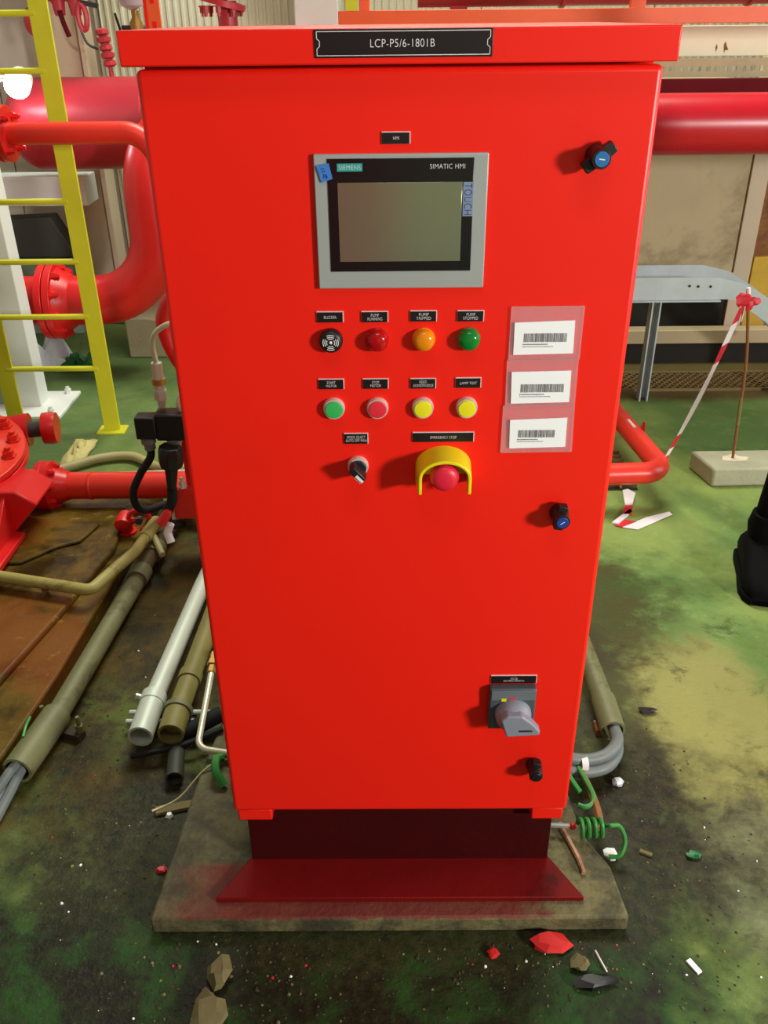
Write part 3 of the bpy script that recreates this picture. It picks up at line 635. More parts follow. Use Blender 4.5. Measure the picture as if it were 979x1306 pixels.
# discharge pipe
PZ, PY = 0.13, 1.44
MB().tube([(-1.30, PY, PZ), (-1.14, PY, PZ)], 0.05, 20).obj('nozzle', 'maroon', t)
MB().lathe([(0, .046), (0, .082), (.022, .082), (.022, .046)], (-1.165, PY, PZ), (1, 0, 0), 30).obj('nozzle_flange', 'pipe_red', t, 0.002)
bolts(t, (-1.143, PY, PZ), (1, 0, 0), 0.064, 8, 'pipe_red', 0.009, 0.004)
t = thing('discharge_pipe', 'straight orange red pipe running from the pump flange towards the cabinet', 'pipe', (-0.9, PY, 0.05))
MB().lathe([(0, .042), (0, .082), (.022, .082), (.026, .062), (.065, .050), (.075, .046)], (-1.1415, PY, PZ), (1, 0, 0), 30).obj('pipe_flange', 'pipe_red', t)
MB().tube([(-1.07, PY, PZ), (-0.45, PY, PZ)], 0.0445, 22).obj('pipe', 'pipe_red_orange', t)
MB().lathe([(0, .0445), (.003, .0475), (.007, .0475), (.010, .0445)], (-1.0, PY, PZ), (1, 0, 0), 22).obj('weld_seam', 'pipe_red_orange', t)
bolts(t, (-1.1195, PY, PZ), (1, 0, 0), 0.066, 8, 'pipe_red', 0.010, 0.014, 0.5)
MB().box(-0.57, -0.53, PY-.03, PY+.03, 0.0, PZ-.04).obj('pipe_foot', 'pipe_red_orange', t)
# drain valve
t = thing('drain_valve', 'small red drain valve with curved handle below the discharge pipe', 'valve', (-0.82, 1.27, 0.05))
MB().lathe([(0, .030), (.006, .030), (.006, .020), (.05, .020)], (-0.845, 1.27, 0.052), (0, 0, 1), 18).obj('body', 'pipe_red', t)
MB().lathe([(0, .022), (.03, .027), (.05, .027), (.056, .018)], (-0.845, 1.285, 0.105), (0, -1, -.25), 18).obj('bonnet', 'pipe_red', t)
rg = MB(); c = Vector((-0.795, 1.255, 0.105)); pts = [c+Vector((math.cos(a)*.034, -.004, math.sin(a)*.036)) for a in [math.radians(150-k*24) for k in range(11)]]
rg.tube(pts, 0.0085, 10).obj('handle', 'pipe_red', t)
MB().tube([(-0.845, 1.255, .10), (-0.795, 1.25, .105)], .010, 10).obj('stem', 'pipe_red', t)
MB().lathe([(0, .012), (.02, .012)], (-0.795, 1.26, 0.105), (0, -1, 0), 6).obj('hub_nut', 'dark_box', t)
tag(MB().tube([(-0.775, 1.235, 0.075), (-0.74, 1.19, 0.085), (-0.70, 1.12, 0.06)], 0.010, 10).obj('valve_tail_tube', 'cable_beige'), 'short pale tube leading away from the red drain valve', 'tube')

# transmitter stand
t = thing('transmitter_stand', 'red stand carrying black electrical pressure switches at the left side of the cabinet', 'instrument', (-0.62, 1.2, 0))
MB().box(-0.66, -0.45, 1.17, 1.27, 0.155, 0.255).obj('channel', 'pipe_red_orange', t, 0.003)
MB().box(-0.62, -0.45, 1.20, 1.215, 0.255, 0.44).obj('bracket', 'pipe_red', t, 0.003)
MB().box(-0.56, -0.50, 1.18, 1.25, 0, 0.155).obj('leg', 'pipe_red_orange', t)
bolts(t, (-0.628, 1.185, 0.255), (0, 0, 1), 0.0, 1, 'chrome', 0.010, 0.022)
MB().lathe([(0, .012), (.022, .012), (.022, .019), (.05, .019), (.05, .016), (.068, .016)], (-0.652, 1.18, 0.515), (0, 0, 1), 6).obj('fitting', 'galv', t)
MB().lathe([(0, .0195), (.016, .0195)], (-0.652, 1.18, 0.583), (0, 0, 1), 16).obj('fitting_nut', 'brass', t)
MB().lathe([(0, .016), (.045, .016), (.045, .010)], (-0.652, 1.18, 0.599), (0, 0, 1), 6).obj('fitting', 'galv', t)
MB().tube(spline([(-0.652, 1.18, 0.64), (-0.655, 1.18, 0.69), (-0.645, 1.18, 0.725), (-0.61, 1.18, 0.75), (-0.56, 1.2, 0.755)]), 0.0075, 10).obj('impulse_tube', 'tube_steel', t)
MB().tube(spline([(-0.60, 1.17, 0.50), (-0.602, 1.16, 0.53), (-0.59, 1.17, 0.56), (-0.55, 1.19, 0.57)]), 0.006, 8).obj('impulse_tube', 'tube_steel', t)
MB().box(-0.672, -0.585, 1.14, 1.20, 0.425, 0.505).obj('switch_body', 'black', t, 0.006)
MB().box(-0.725, -0.668, 1.13, 1.18, 0.435, 0.500).obj('connector', 'black', t, 0.004)
MB().lathe([(0, .021), (.02, .021), (.02, .016), (.04, .016)], (-0.70, 1.155, 0.435), (.08, 0, -1), 14).obj('cable_gland', 'cable_grey', t)
MB().tube(spline([(-0.696, 1.155, 0.40), (-0.70, 1.15, 0.37), (-0.735, 1.15, 0.32), (-0.765, 1.15, 0.26), (-0.765, 1.16, 0.205), (-0.745, 1.19, 0.175), (-0.715, 1.27, 0.15), (-0.66, 1.33, 0.12)]), 0.0115, 12).obj('cable', 'black_matt', t)
MB().lathe([(0, .026), (.012, .020)], (-0.625, 1.16, 0.425), (0, 0, -1), 14).obj('socket', 'galv', t)
pg = MB().lathe([(0, .032), (.015, .036), (.05, .036), (.065, .031), (.066, .020), (.12, .015), (.15, .012)], (-0.632, 1.13, 0.415), (-.10, 0, -1), 8).obj('plug', 'black', t, 0.002)
MB().tube(spline([(-0.645, 1.13, 0.28), (-0.65, 1.13, 0.24), (-0.67, 1.13, 0.20), (-0.675, 1.15, 0.15), (-0.655, 1.22, 0.11)]), 0.015, 12).obj('cable', 'black_matt', t)
MB().tube([(-0.66, 1.115, 0.17), (-0.672, 1.112, 0.142), (-0.662, 1.10, 0.115)], 0.012, 10).obj('cable_tag', 'paper', t)
MB().lathe([(0, .0), (.0, .016), (.04, .014), (.05, .007)], (-0.685, 1.10, 0.18), (.6, .2, .8), 12).obj('red_cap', 'pipe_red', t)
# red loop of hose beside cabinet
t = thing('red_pipe_loop', 'red curved pipe end peeking out at the left edge of the cabinet', 'pipe', (-0.63, 1.32, 0))
MB().tube(spline([(-0.50, 1.32, 0.0), (-0.50, 1.32, 0.5), (-0.605, 1.32, 0.57), (-0.640, 1.32, 0.63), (-0.655, 1.32, 0.69), (-0.650, 1.32, 0.74), (-0.61, 1.32, 0.79), (-0.5, 1.32, 0.81)]), 0.020, 14).obj('pipe', 'pipe_red', t)

# conduits on the floor, left
t = thing('long_conduit', 'long dirty grey conduit lying along the edge of the brown skid', 'conduit', (-0.78, 0.8, 0))
MB().tube([(-0.800, 0.44, 0.042), (-0.772, 0.80, 0.040), (-0.757, 1.0, 0.036)], 0.026, 18).obj('pipe', 'conduit_dirty', t)
MB().tube([(-0.757, 1.0, 0.036), (-0.748, 1.12, 0.04), (-0.72, 1.32, 0.045), (-0.66, 1.62, 0.05)], 0.024, 16).obj('pipe', 'conduit_brown', t, label='brown mud covered conduit length')
for p0, p1 in (((-0.755, 1.02, .037), (-0.750, 1.07, .038)), ((-0.742, 1.15, .04), (-0.735, 1.2, .042)), ((-0.70, 1.43, .046), (-0.695, 1.46, .046))):
    MB().tube([p0, p1], 0.030, 16).obj('coupling', 'conduit_dirty', t)
MB().tube([(-0.828, 0.268, 0.045), (-0.800, 0.445, 0.043)], 0.034, 20, hollow=0.03).obj('end_sleeve', 'conduit_dirty', t)
MB().bar((-0.85, 0.45, 0.010), (-0.735, 0.408, 0.010), 0.025, 0.018).obj('clamp_strip', 'stone_dark', t)
for x, y in ((-0.835, 0.452), (-0.74, 0.415)): MB().lathe([(0, .009), (.02, .009), (.02, .005), (.045, .005)], (x, y, 0.019), (0, 0, 1), 6).obj('clamp_bolt', 'conduit_dirty', t)
for pts, lab in (([(-0.820, 0.32, 0.056), (-0.838, 0.26, 0.052), (-0.858, 0.222, 0.034), (-0.895, 0.155, 0.016), (-1.02, -0.05, 0.012)], 'upper grey cable nearest the brown skid leaving the long conduit'), ([(-0.823, 0.32, 0.040), (-0.836, 0.262, 0.034), (-0.850, 0.215, 0.020), (-0.875, 0.13, 0.013), (-0.96, -0.06, 0.012)], 'middle grey cable leaving the open end of the long conduit'), ([(-0.812, 0.32, 0.045), (-0.822, 0.265, 0.042), (-0.836, 0.205, 0.020), (-0.85, 0.12, 0.013), (-0.92, -0.08, 0.012)], 'grey cable leaving the long conduit on the side away from the skid')):
    tag(MB().tube(spline(pts, 5), 0.011, 10).obj('grey_cable', 'cable_grey'), lab, 'cable', 'grey cables from the long conduit')
tag(MB().tube(spline([(-0.835, .34, .075), (-0.838, .37, .08), (-0.84, .40, .078)], 4), 0.0032, 8).obj('green_wire_stub', 'cable_green'), 'short bright green wire on the end of the long conduit', 'wire')

t = thing('grey_conduit', 'pale grey open ended conduit pipe lying left of the cabinet', 'conduit', (-0.57, 0.6, 0))
MB().tube([(-0.5775, 0.350, 0.064), (-0.5765, 0.475, 0.064)], 0.0285, 22, hollow=0.06).obj('end_socket', 'galv_paint', t)
MB().tube([(-0.5765, 0.47, 0.064), (-0.548, 0.95, 0.064), (-0.53, 1.15, 0.064)], 0.0235, 20).obj('pipe', 'galv_paint', t)
MB().tube([(-0.577, 0.455, 0.064), (-0.5765, 0.485, 0.064)], 0.0305, 22).obj('collar', 'galv_paint', t)
MB().lathe([(0, .006), (.012, .006)], (-0.604, 0.47, 0.075), (-1, 0, .3), 6).obj('screw', 'galv', t)
t = thing('tan_conduit', 'tan conduit pipe lying between the pale grey conduit and the cabinet', 'conduit', (-0.5, 0.6, 0))
MB().tube([(-0.512, 0.36, 0.06), (-0.512, 0.43, 0.06)], 0.030, 20, hollow=0.03).obj('end_socket', 'conduit_tan', t)
MB().tube([(-0.512, 0.42, 0.06), (-0.495, 0.80, 0.06), (-0.485, 1.1, 0.06)], 0.025, 18).obj('pipe', 'conduit_tan', t)
MB().tube([(-0.5115, 0.43, 0.06), (-0.511, 0.445, 0.06)], 0.034, 18).obj('collar', 'conduit_dirty', t)
MB().tube([(-0.507, 0.54, 0.06), (-0.506, 0.57, 0.06)], 0.029, 18).obj('collar', 'conduit_tan', t)
t = thing('support_rods', 'pair of thin zinc support rods under the grey and tan conduits', 'rod', (-0.54, 0.45, 0.02))
for y in (0.437, 0.468): MB().tube([(-0.637, y, 0.028), (-0.445, y, 0.028)], 0.0065, 10).obj('rod', 'galv_paint', t)
MB().box(-0.60, -0.48, 0.43, 0.475, 0, 0.022).obj('block', 'stone_dark', t)
tag(MB().tube([(-0.488, 0.265, 0.022), (-0.50, 0.345, 0.022)], 0.019, 16, hollow=0.02).obj('dark_pipe_stub', 'pipe_dark'), 'short dark pipe stub on the floor below the tan conduit', 'pipe')
tag(MB().tube(spline([(-0.60, .335, .02), (-0.55, .335, .032), (-0.48, .355, .036), (-0.40, .39, .05)], 5), 0.007, 8).obj('thin_dark_rod', 'black_matt'), 'thin dark rod lying across the ends of the conduits', 'rod')
tag(MB().tube([(-0.50, .40, .022), (-0.41, .44, .05)], 0.019, 14).obj('dark_hose', 'black_matt'), 'dark hose running from the tan conduit under the cabinet', 'hose')
t = thing('small_bore_tube', 'thin bent steel tube standing between the conduits and the cabinet', 'tube', (-0.43, 0.4, 0.04))
MB().tube(fillet([(-0.445, 0.70, 0.012), (-0.445, 0.62, 0.10), (-0.445, 0.53, 0.10), (-0.443, 0.315, 0.062), (-0.36, 0.30, 0.06)], 0.03, 6), 0.0075, 12).obj('tube', 'tube_steel', t)
MB().lathe([(0, .010), (.022, .010), (.022, .014), (.036, .014), (.036, .011), (.06, .011)], (-0.445, 0.525, 0.10), (0, 1, .2), 6).obj('fitting', 'brass', t)
MB().tube([(-0.37, .30, .04), (-0.37, .30, .06)], .008, 8).obj('support', 'tube_steel', t)
tag(MB().tube(spline([(-0.385, .30, .048), (-0.392, .27, .075), (-0.388, .24, .07), (-0.37, .22, .047)], 5), 0.009, 8).obj('green_cable_end', 'cable_green'), 'green cable end showing at the left edge of the cabinet', 'cable')
# olive pipe over the skid
t = thing('olive_pipe', 'dirty olive plastic pipe bent across the brown skid', 'pipe', (-0.85, 0.95, 0.085))
path = fillet([(-1.30, 0.99, 0.105), (-0.835, 0.868, 0.105), (-0.762, 1.07, 0.105), (-0.755, 1.16, 0.10)], 0.022, 5)
MB().tube(path, 0.0165, 14).obj('pipe', 'pvc_olive', t)
MB().tube([(-0.757, 1.15, 0.10), (-0.745, 1.26, 0.095)], 0.0205, 14).obj('socket', 'pvc_olive', t)
MB().box(-0.985, -0.965, 0.90, 0.92, 0.08, 0.095).obj('pipe_rest', 'rust', t)
# things on the floor behind the pump
tag(MB().tube(spline([(-1.30, 1.72, .02), (-1.2, 1.80, .022), (-1.10, 1.87, .022), (-1.0, 1.885, .022), (-0.93, 1.84, .022), (-0.87, 1.79, .022), (-0.75, 1.77, .022)], 6), 0.017, 12).obj('beige_hose', 'cable_beige'), 'beige hose curving over the green floor behind the red pump', 'hose')
tag(MB().tube([(-1.26, 1.70, .02), (-0.7, 1.74, .02)], 0.018, 14).obj('pale_floor_pipe', 'galv_paint'), 'straight pale grey pipe on the floor behind the discharge pipe', 'pipe')
def crumple(name, cx, cy, sx, sy, h, m, label, cat, seed, n=9):
    r = random.Random(seed); mb = MB()
    for i in range(n):
        for j in range(n):
            u, v = i/(n-1)-.5, j/(n-1)-.5; e = 1-max(abs(u), abs(v))*2
            mb.v.append(Vector((cx+u*sx+r.uniform(-1, 1)*sx*.05, cy+v*sy+r.uniform(-1, 1)*sy*.05, .003+r.random()*h*(0.25+.75*e)*min(1, e*3+.05))))
    for i in range(n-1):
        for j in range(n-1): mb.face((i*n+j, i*n+n+j, i*n+n+j+1, i*n+j+1))
    o = mb.obj(name, m, angle=60); so = o.modifiers.new('thick', 'SOLIDIFY'); so.thickness = 0.002; so.offset = 1
    return tag(o, label, cat)
crumple('cloth_rag', -1.22, 1.96, 0.09, 0.22, 0.05, 'cloth_pale', 'pale yellow crumpled rag on the green floor behind the red pump', 'rag', 3)
crumple('clear_plastic_bag', -1.66, 2.95, 0.26, 0.2, 0.22, 'plastic_film', 'crumpled clear plastic bag under the big flange', 'bag', 5)
crumple('green_plastic_bag', -1.50, 2.93, 0.2, 0.16, 0.10, 'green_film', 'crumpled dark green bag under the big flange', 'bag', 6)
# curb block and equipment behind elbow
tag(MB().prism([(0, 0), (0.42, 0), (0.42, 0.17), (0.30, 0.17), (0.12, 0.20), (0.0, 0.20)], (-1.30, 3.05, 0), (1, 0, 0), (0, 0, 1), (0, 0.5, 0)).obj('concrete_curb', 'curb', None, 0.008), 'beige concrete curb on the floor behind the big red elbow', 'curb')
t = thing('white_duct', 'white rectangular duct on the wall at the left below the big red pipe', 'duct', (-1.95, 3.5, 0))
MB().box(-2.9, -1.50, 3.42, 3.6, 0.66, 0.795).obj('duct', 'white_paint', t, 0.004)
MB().box(-2.9, -1.49, 3.41, 3.43, 0.785, 0.80).obj('flange_lip', 'white_paint', t)
MB().box(-2.4, -2.3, 3.46, 3.56, 0, 0.66).obj('duct_leg', 'white_paint', t)
t = thing('equipment_box', 'dark grey equipment box with pale lower part below the white duct', 'box', (-1.80, 3.5, 0))
MB().prism([(-1.99, 0.40), (-1.62, 0.40), (-1.72, 0.60), (-1.99, 0.59)], (0, 3.46, 0), (1, 0, 0), (0, 0, 1), (0, 0.12, 0)).obj('hood', 'dark_box', t, 0.004)
MB().box(-2.0, -1.64, 3.44, 3.57, 0.0, 0.395).obj('cabinet_body', 'green_grey', t, 0.006)
MB().prism([(-1.80, 0.30), (-1.70, 0.30), (-1.74, 0.395), (-1.82, 0.395)], (0, 3.425, 0), (1, 0, 0), (0, 0, 1), (0, 0.02, 0)).obj('opening', 'black_matt', t)
# lamp behind the pipe
t = thing('flood_lamp', 'glaring white lamp above the left end of the big red pipe', 'lamp', (-1.70, 3.06, 0))
MB().tube(fillet([(-1.86, 3.08, 0), (-1.86, 3.08, 1.24), (-1.63, 3.09, 1.25)], .03), 0.015, 10).obj('pole', 'white_paint', t)
MB().lathe([(0, .05), (.05, .055), (.06, .055)], (-1.595, 3.10, 1.245), (0.1, -1, -.2), 24).obj('housing', 'white_paint', t)
MB().ball((-1.59, 3.03, 1.225), 0.055, 20, 12, (1, .7, 1)).obj('diffuser', 'glow', t)

# upper left fittings
t = thing('red_valve_manifold', 'cluster of dark red valves on a pipe at the top left by the ladder', 'valve', (-1.40, 3.3, 1.5))
MB().tube([(-1.75, 3.3, 1.60), (-1.22, 3.3, 1.60)], 0.035, 16).obj('pipe', 'pipe_red_dull', t)
MB().tube([(-1.72, 3.3, 1.60), (-1.72, 3.42, 1.60), (-1.72, 3.82, 1.60)], 0.03, 12).obj('wall_branch', 'pipe_red_dull', t)
for x in (-1.52, -1.44, -1.37):
    MB().lathe([(0, .03), (.02, .055), (.05, .055), (.07, .028), (.12, .022)], (x, 3.28, 1.60), (0.1, -.2, -1), 16).obj('valve_body', 'pipe_red_dull', t)
    MB().lathe([(0, .045), (.01, .045)], (x+.01, 3.25, 1.575), (0.1, -.2, -1), 8).obj('flange', 'pipe_red_dull', t)
rg = MB(); c = Vector((-1.33, 3.24, 1.475))
rg.tube([c+Vector((math.cos(a)*.018, 0, math.sin(a)*.05)) for a in [2*PI*k/16 for k in range(17)]], .012, 8).obj('handle_ring', 'pipe_red_dull', t)
MB().tube([(-1.33, 3.24, 1.53), (-1.255, 3.24, 1.515)], .010, 8).obj('stem', 'black', t)
MB().tube([(-1.425, 3.24, 1.50), (-1.415, 3.24, 1.45), (-1.40, 3.24, 1.40)], .011, 8).obj('lever', 'maroon', t)
MB().ball((-1.55, 3.25, 1.46), .045, 14, 10, (.9, .8, 1.3)).obj('float', 'pipe_red_dull', t); MB().tube([(-1.55, 3.25, 1.5), (-1.55, 3.28, 1.58)], .012, 8).obj('stem', 'pipe_red_dull', t)
MB().tube([(-1.535, 3.25, 1.42), (-1.50, 3.26, 1.26)], .010, 8).obj('drip_pipe', 'pipe_red', t)
t = thing('hanging_red_block', 'dark red finned block hanging on a thin cable against the pale cladding', 'hanging block', (-1.275, 3.45, 1.2))
MB().tube([(-1.325, 3.45, 2.4), (-1.317, 3.45, 1.43)], .004, 6).obj('cable', 'dark_box', t)
fb = MB()
for k in range(5):
    fb.lathe([(0, .016), (.006, .028+.005*(k % 2)), (.022, .031), (.031, .016)], (-1.317+.004*k, 3.45, 1.43-k*.032), (0.1, 0, -1), 9)
fb.obj('finned_body', 'pipe_red_dull', t)
MB().tube([(-1.303, 3.45, 1.28), (-1.296, 3.45, 1.21)], .008, 8, rf=lambda u: 1+.8*(u > .6)).obj('tail', 'pipe_red_dull', t)
MB().tube(spline([(-1.42, 3.45, 1.49), (-1.41, 3.45, 1.43), (-1.39, 3.45, 1.37), (-1.345, 3.45, 1.345)], 4), .006, 8).obj('side_lever', 'dark_box', t)
t = thing('wall_globe_lamp', 'unlit clear glass globe lamp on a bracket above the cabinet roof left', 'lamp', (-1.20, 3.6, 1.4))
MB().lathe([(0, .015), (.02, .05), (.06, .066), (.11, .068), (.16, .055), (.19, .02)], (-1.20, 3.6, 1.50), (0, 0, 1), 20).obj('globe', 'plastic_film', t)
MB().lathe([(0, .03), (.03, .03), (.05, .018), (.08, .018)], (-1.19, 3.6, 1.42), (0, 0, 1), 14).obj('socket', 'brass', t)
MB().tube(fillet([(-1.26, 3.6, 1.43), (-1.19, 3.6, 1.43), (-1.19, 3.85, 1.43)], .02), .01, 8).obj('bracket', 'dark_box', t)
MB().tube([(-1.285, 3.6, 1.49), (-1.27, 3.6, 1.42)], .006, 8).obj('pull_lever', 'ink', t)
t = thing('slotted_strut', 'orange slotted steel strut rising behind the left end of the cabinet roof', 'strut', (-0.81, 2.2, 0))
MB().box(-0.808, -0.797, 2.19, 2.23, 0, 2.0).obj('flange', 'cabinet_red', t); MB().box(-0.797, -0.757, 2.19, 2.20, 0, 2.0).obj('web', 'orange', t)
me = D.meshes.new('slot'); mb = MB().box(-.006, .006, -.002, .002, -.022, .022); me.from_pydata(mb.v, [], mb.f); me.materials.append(M['cabinet_red'])
for k in range(8): part(me, (-0.777, 2.189, 1.15+k*.095), 'slot', t)
t = thing('red_riser', 'red vertical riser pipe with bolted flange above the cabinet roof', 'pipe', (-0.635, 2.6, 0))
MB().tube([(-0.60, 2.6, 0), (-0.60, 2.6, 1.52)], 0.036, 18).obj('pipe', 'pipe_red_dull', t)
MB().lathe([(0, .036), (0, .088), (.02, .088), (.02, .036)], (-0.62, 2.6, 1.475+.03), (0.25, 0, 1), 28).obj('flange', 'pipe_red_dull', t)
MB().lathe([(0, .036), (0, .088), (.02, .088), (.02, .05), (.12, .04), (.6, .04)], (-0.613, 2.6, 1.53), (0.0, 0, 1), 28).obj('upper_pipe', 'pipe_red_dull', t)
bolts(t, (-0.62, 2.6, 1.505), (0, 0, -1), .07, 8, 'pipe_red_dull', .011, .024)

# orange guardrail behind
t = thing('orange_guardrail', 'orange flat bar guardrail running behind the top of the cabinet', 'rail', (0.6, 2.0, 0))
MB().box(-0.163, 2.6, 1.985, 2.0, 1.436, 1.480).obj('rail', 'orange', t, 0.002)
for x0, x1 in ((-0.098, -0.066), (0.735, 0.782), (2.5, 2.54)): MB().box(x0, x1, 2.0, 2.02, 0, 1.9).obj('post', 'orange', t, 0.002)
MB().box(-0.140, -0.104, 2.0, 2.01, 1.47, 1.62).obj('yellow_gusset', 'yellow', t)
t = thing('overhead_red_pipe', 'dark red pipe crossing above the orange guardrail at the top right', 'pipe', (1.0, 2.6, 0))
MB().tube([(0.10, 2.6, 1.60), (3.0, 2.6, 1.60)], 0.11, 26).obj('pipe', 'pipe_red_dull', t)
for x in (0.25, 2.6): MB().box(x-.03, x+.03, 2.57, 2.63, 0, 1.51).obj('pipe_stand', 'pipe_red_dull', t)
for x in (0.62, 0.9, 1.3): MB().lathe([(0, .11), (0, .117), (.012, .117), (.012, .11)], (x, 2.6, 1.60), (1, 0, 0), 24).obj('weld_ring', 'pipe_red_dull', t)

# right hand beams
t = thing('large_red_pipe', 'large glossy red pipe running right from behind the cabinet', 'pipe', (1.2, 2.2, 0))
MB().tube([(0.45, 2.2, 1.128), (3.2, 2.2, 1.128)], 0.099, 36).obj('pipe', 'pipe_red', t)
for x in (0.6, 2.9): MB().box(x-.03, x+.03, 2.17, 2.23, 0, 1.04).obj('pipe_stand', 'pipe_red', t)
M['pipe_gloss'] = mat('pipe_gloss', (190, 18, 34), 0.32, var=0.08, scale=5)
t.children[0].data.materials[0] = M['pipe_gloss']
t = thing('cream_beam', 'rust stained cream beam right of the cabinet roof', 'beam', (1.4, 2.5, 0))
MB().box(0.5, 3.2, 2.45, 2.56, 1.327, 1.425).obj('beam', 'cream', t, 0.003)
for x in (0.58, 2.9): MB().box(x-.04, x+.04, 2.47, 2.55, 0, 1.327).obj('post', 'cream', t)
for x, h in ((1.06, .012), (1.14, .016), (1.30, .03), (1.42, .015)): MB().lathe([(0, .016), (h, .014), (h+.01, .008)], (x, 2.5, 1.425), (0, 0, 1), 6).obj('bolt_head', 'cream', t)
st = MB()
for x, zt, zb, w_ in ((1.168, 1.366, 1.342, .007), (1.198, 1.374, 1.338, .010), (1.204, 1.360, 1.346, .014)): st.prism([(x-w_/2, zt-.01), (x, zt), (x+w_/2, zt-.012), (x, zb)], (0, 2.4485, 0), (1, 0, 0), (0, 0, 1), (0, .003, 0))
st.obj('rust_streak', 'rust', t)
t = thing('slotted_tray', 'slotted cable tray edge under the cream beam', 'cable tray', (1.4, 2.42, 0))
tr = MB(); z0, z1, y = 1.266, 1.323, 2.40; sl0, sl1 = 1.282, 1.298
tr.box(0.5, 3.2, y, y+.003, z0, sl0); tr.box(0.5, 3.2, y, y+.003, sl1, z1); tr.box(0.5, 3.2, y, y+.16, z0-.003, z0)
k = 0.5
while k < 3.2: tr.box(k, k+.016, y, y+.003, sl0, sl1); k += .032
tr.obj('side_rail', 'tray_tan', t)
for x in (0.58, 2.9): MB().box(x-.02, x+.02, 2.41, 2.45, 0, 1.263).obj('post', 'cream', t)
t = thing('maroon_channel', 'dark maroon steel channel between slotted tray and large red pipe', 'beam', (1.4, 2.4, 0))
MB().box(0.5, 3.2, 2.36, 2.395, 1.212, 1.260).obj('channel', 'maroon', t, 0.002)
for x in (0.53, 2.95): MB().box(x-.02, x+.02, 2.365, 2.39, 0, 1.212).obj('post', 'maroon', t)

# enclosure and column in the right background
t = thing('beige_enclosure', 'beige sheet metal enclosure behind the tray right of the cabinet', 'enclosure', (1.3, 3.2, 0))
MB().box(0.6, 1.585, 3.0, 3.6, 0.405, 1.20).obj('panel', 'beige_panel', t, 0.004)
MB().box(0.6, 1.60, 2.985, 3.0, 0.375, 0.41).obj('bottom_lip', 'beige_panel', t, 0.003)
MB().box(0.6, 1.585, 3.02, 3.6, 0.0, 0.37).obj('under_shade', 'pit', t)  # dark fill stands in for the shade beneath the enclosure
MB().box(0.6, 2.3, 2.90, 2.97, 0.10, 0.165).obj('skid_beam', 'beige_panel', t, 0.003)
MB().box(0.6, 2.3, 2.92, 2.97, 0.0, 0.10).obj('skid_web', 'pit', t)
t = thing('rusty_column', 'brown rust streaked column at the right edge of the background', 'column', (1.75, 3.1, 0))
MB().box(1.60, 1.68, 3.02, 3.14, 0, 2.0).obj('flange', 'beige_column', t, 0.003); MB().box(1.68, 2.3, 3.06, 3.12, 0, 2.0).obj('web', 'rust_column', t)
MB().box(1.69, 1.80, 3.03, 3.06, 0, 0.47).obj('yellow_panel', 'yellow_rust', t, 0.003)
MB().box(1.80, 2.3, 3.03, 3.06, 0.20, 0.36).obj('yellow_rail', 'yellow_rust', t, 0.003)

# zinc tray bench with bent end
t = thing('zinc_cable_tray', 'galvanised cable tray on legs with downward bent end at right', 'cable tray', (1.2, 2.45, 0))
poly = [(0.75, 0.539), (1.31, 0.539), (1.42, 0.513), (1.53, 0.452), (1.70, 0.33), (1.70, 0.22), (1.60, 0.30), (1.535, 0.355), (1.40, 0.443), (1.36, 0.449), (0.75, 0.449)]
MB().prism(poly, (0, 2.42, 0), (1, 0, 0), (0, 0, 1), (0, 0.003, 0)).obj('side_plate', 'tray_zinc', t)
MB().prism([(p_[0], p_[1]) for p_ in poly], (0, 2.62, 0), (1, 0, 0), (0, 0, 1), (0, 0.003, 0)).obj('side_plate', 'tray_zinc', t)
MB().box(0.75, 1.33, 2.40, 2.64, 0.444, 0.449).obj('bottom_lip', 'tray_zinc', t)
hb = MB()
for x, z in ((1.20, .505), (1.235, .503), (1.285, .502)): hb.lathe([(0, .005), (.002, .005)], (x, 2.419, z), (0, -1, 0), 10)
hb.obj('bolt_hole', 'black_matt', t, stuff=True)
def leg(x, y, dx=0): MB().bar((x+.016, y, 0.446), (x+dx+.016, y, 0), 0.006, 0.05, (0, 1, 0)).bar((x-.016, y, 0.446), (x+dx-.016, y, 0), 0.006, 0.05, (0, 1, 0)).bar((x, y+.025, 0.446), (x+dx, y+.025, 0), 0.035, 0.006, (0, 1, 0)).obj('leg', 'tray_zinc', t)
leg(1.085, 2.46); leg(0.80, 2.46); leg(1.68, 2.5)
# floor grating strip
t = thing('floor_grating', 'brown diamond mesh floor grating under the zinc tray', 'grating', (1.3, 2.65, 0))
gr = MB(); nx = 40
for i in range(nx):
    x = 0.75+i*0.035
    gr.bar((x, 2.56, .006), (x+.17, 2.76, .006), .004, .008); gr.bar((x+.17, 2.56, .006), (x, 2.76, .006), .004, .008)
gr.obj('mesh', 'grate', t, stuff=True)
MB().box(0.72, 2.32, 2.55, 2.558, 0, 0.012).obj('edge_bar', 'grate', t); MB().box(0.72, 2.32, 2.762, 2.77, 0, 0.012).obj('edge_bar', 'grate', t)
MB().box(0.72, 2.32, 2.558, 2.762, 0.0005, 0.0015).obj('drain_bed', 'pit', t)
t = thing('trench_grating', 'dark bar grating in the floor inside the bend of the red barrier pipe', 'grating', (0.8, 1.75, 0))
MB().box(0.55, 0.86, 1.62, 1.93, 0.0005, 0.002).obj('bed', 'pit', t)
me = D.meshes.new('bar'); mb = MB().box(-.155, .155, -.004, .004, 0, .012); me.from_pydata(mb.v, [], mb.f); me.materials.append(M['grate'])
for k in range(9): part(me, (0.705, 1.64+k*.034, 0.002), 'bar', t)
for x in (0.60, 0.70, 0.80): MB().box(x-.004, x+.004, 1.62, 1.93, .003, .012).obj('cross_bar', 'grate', t)

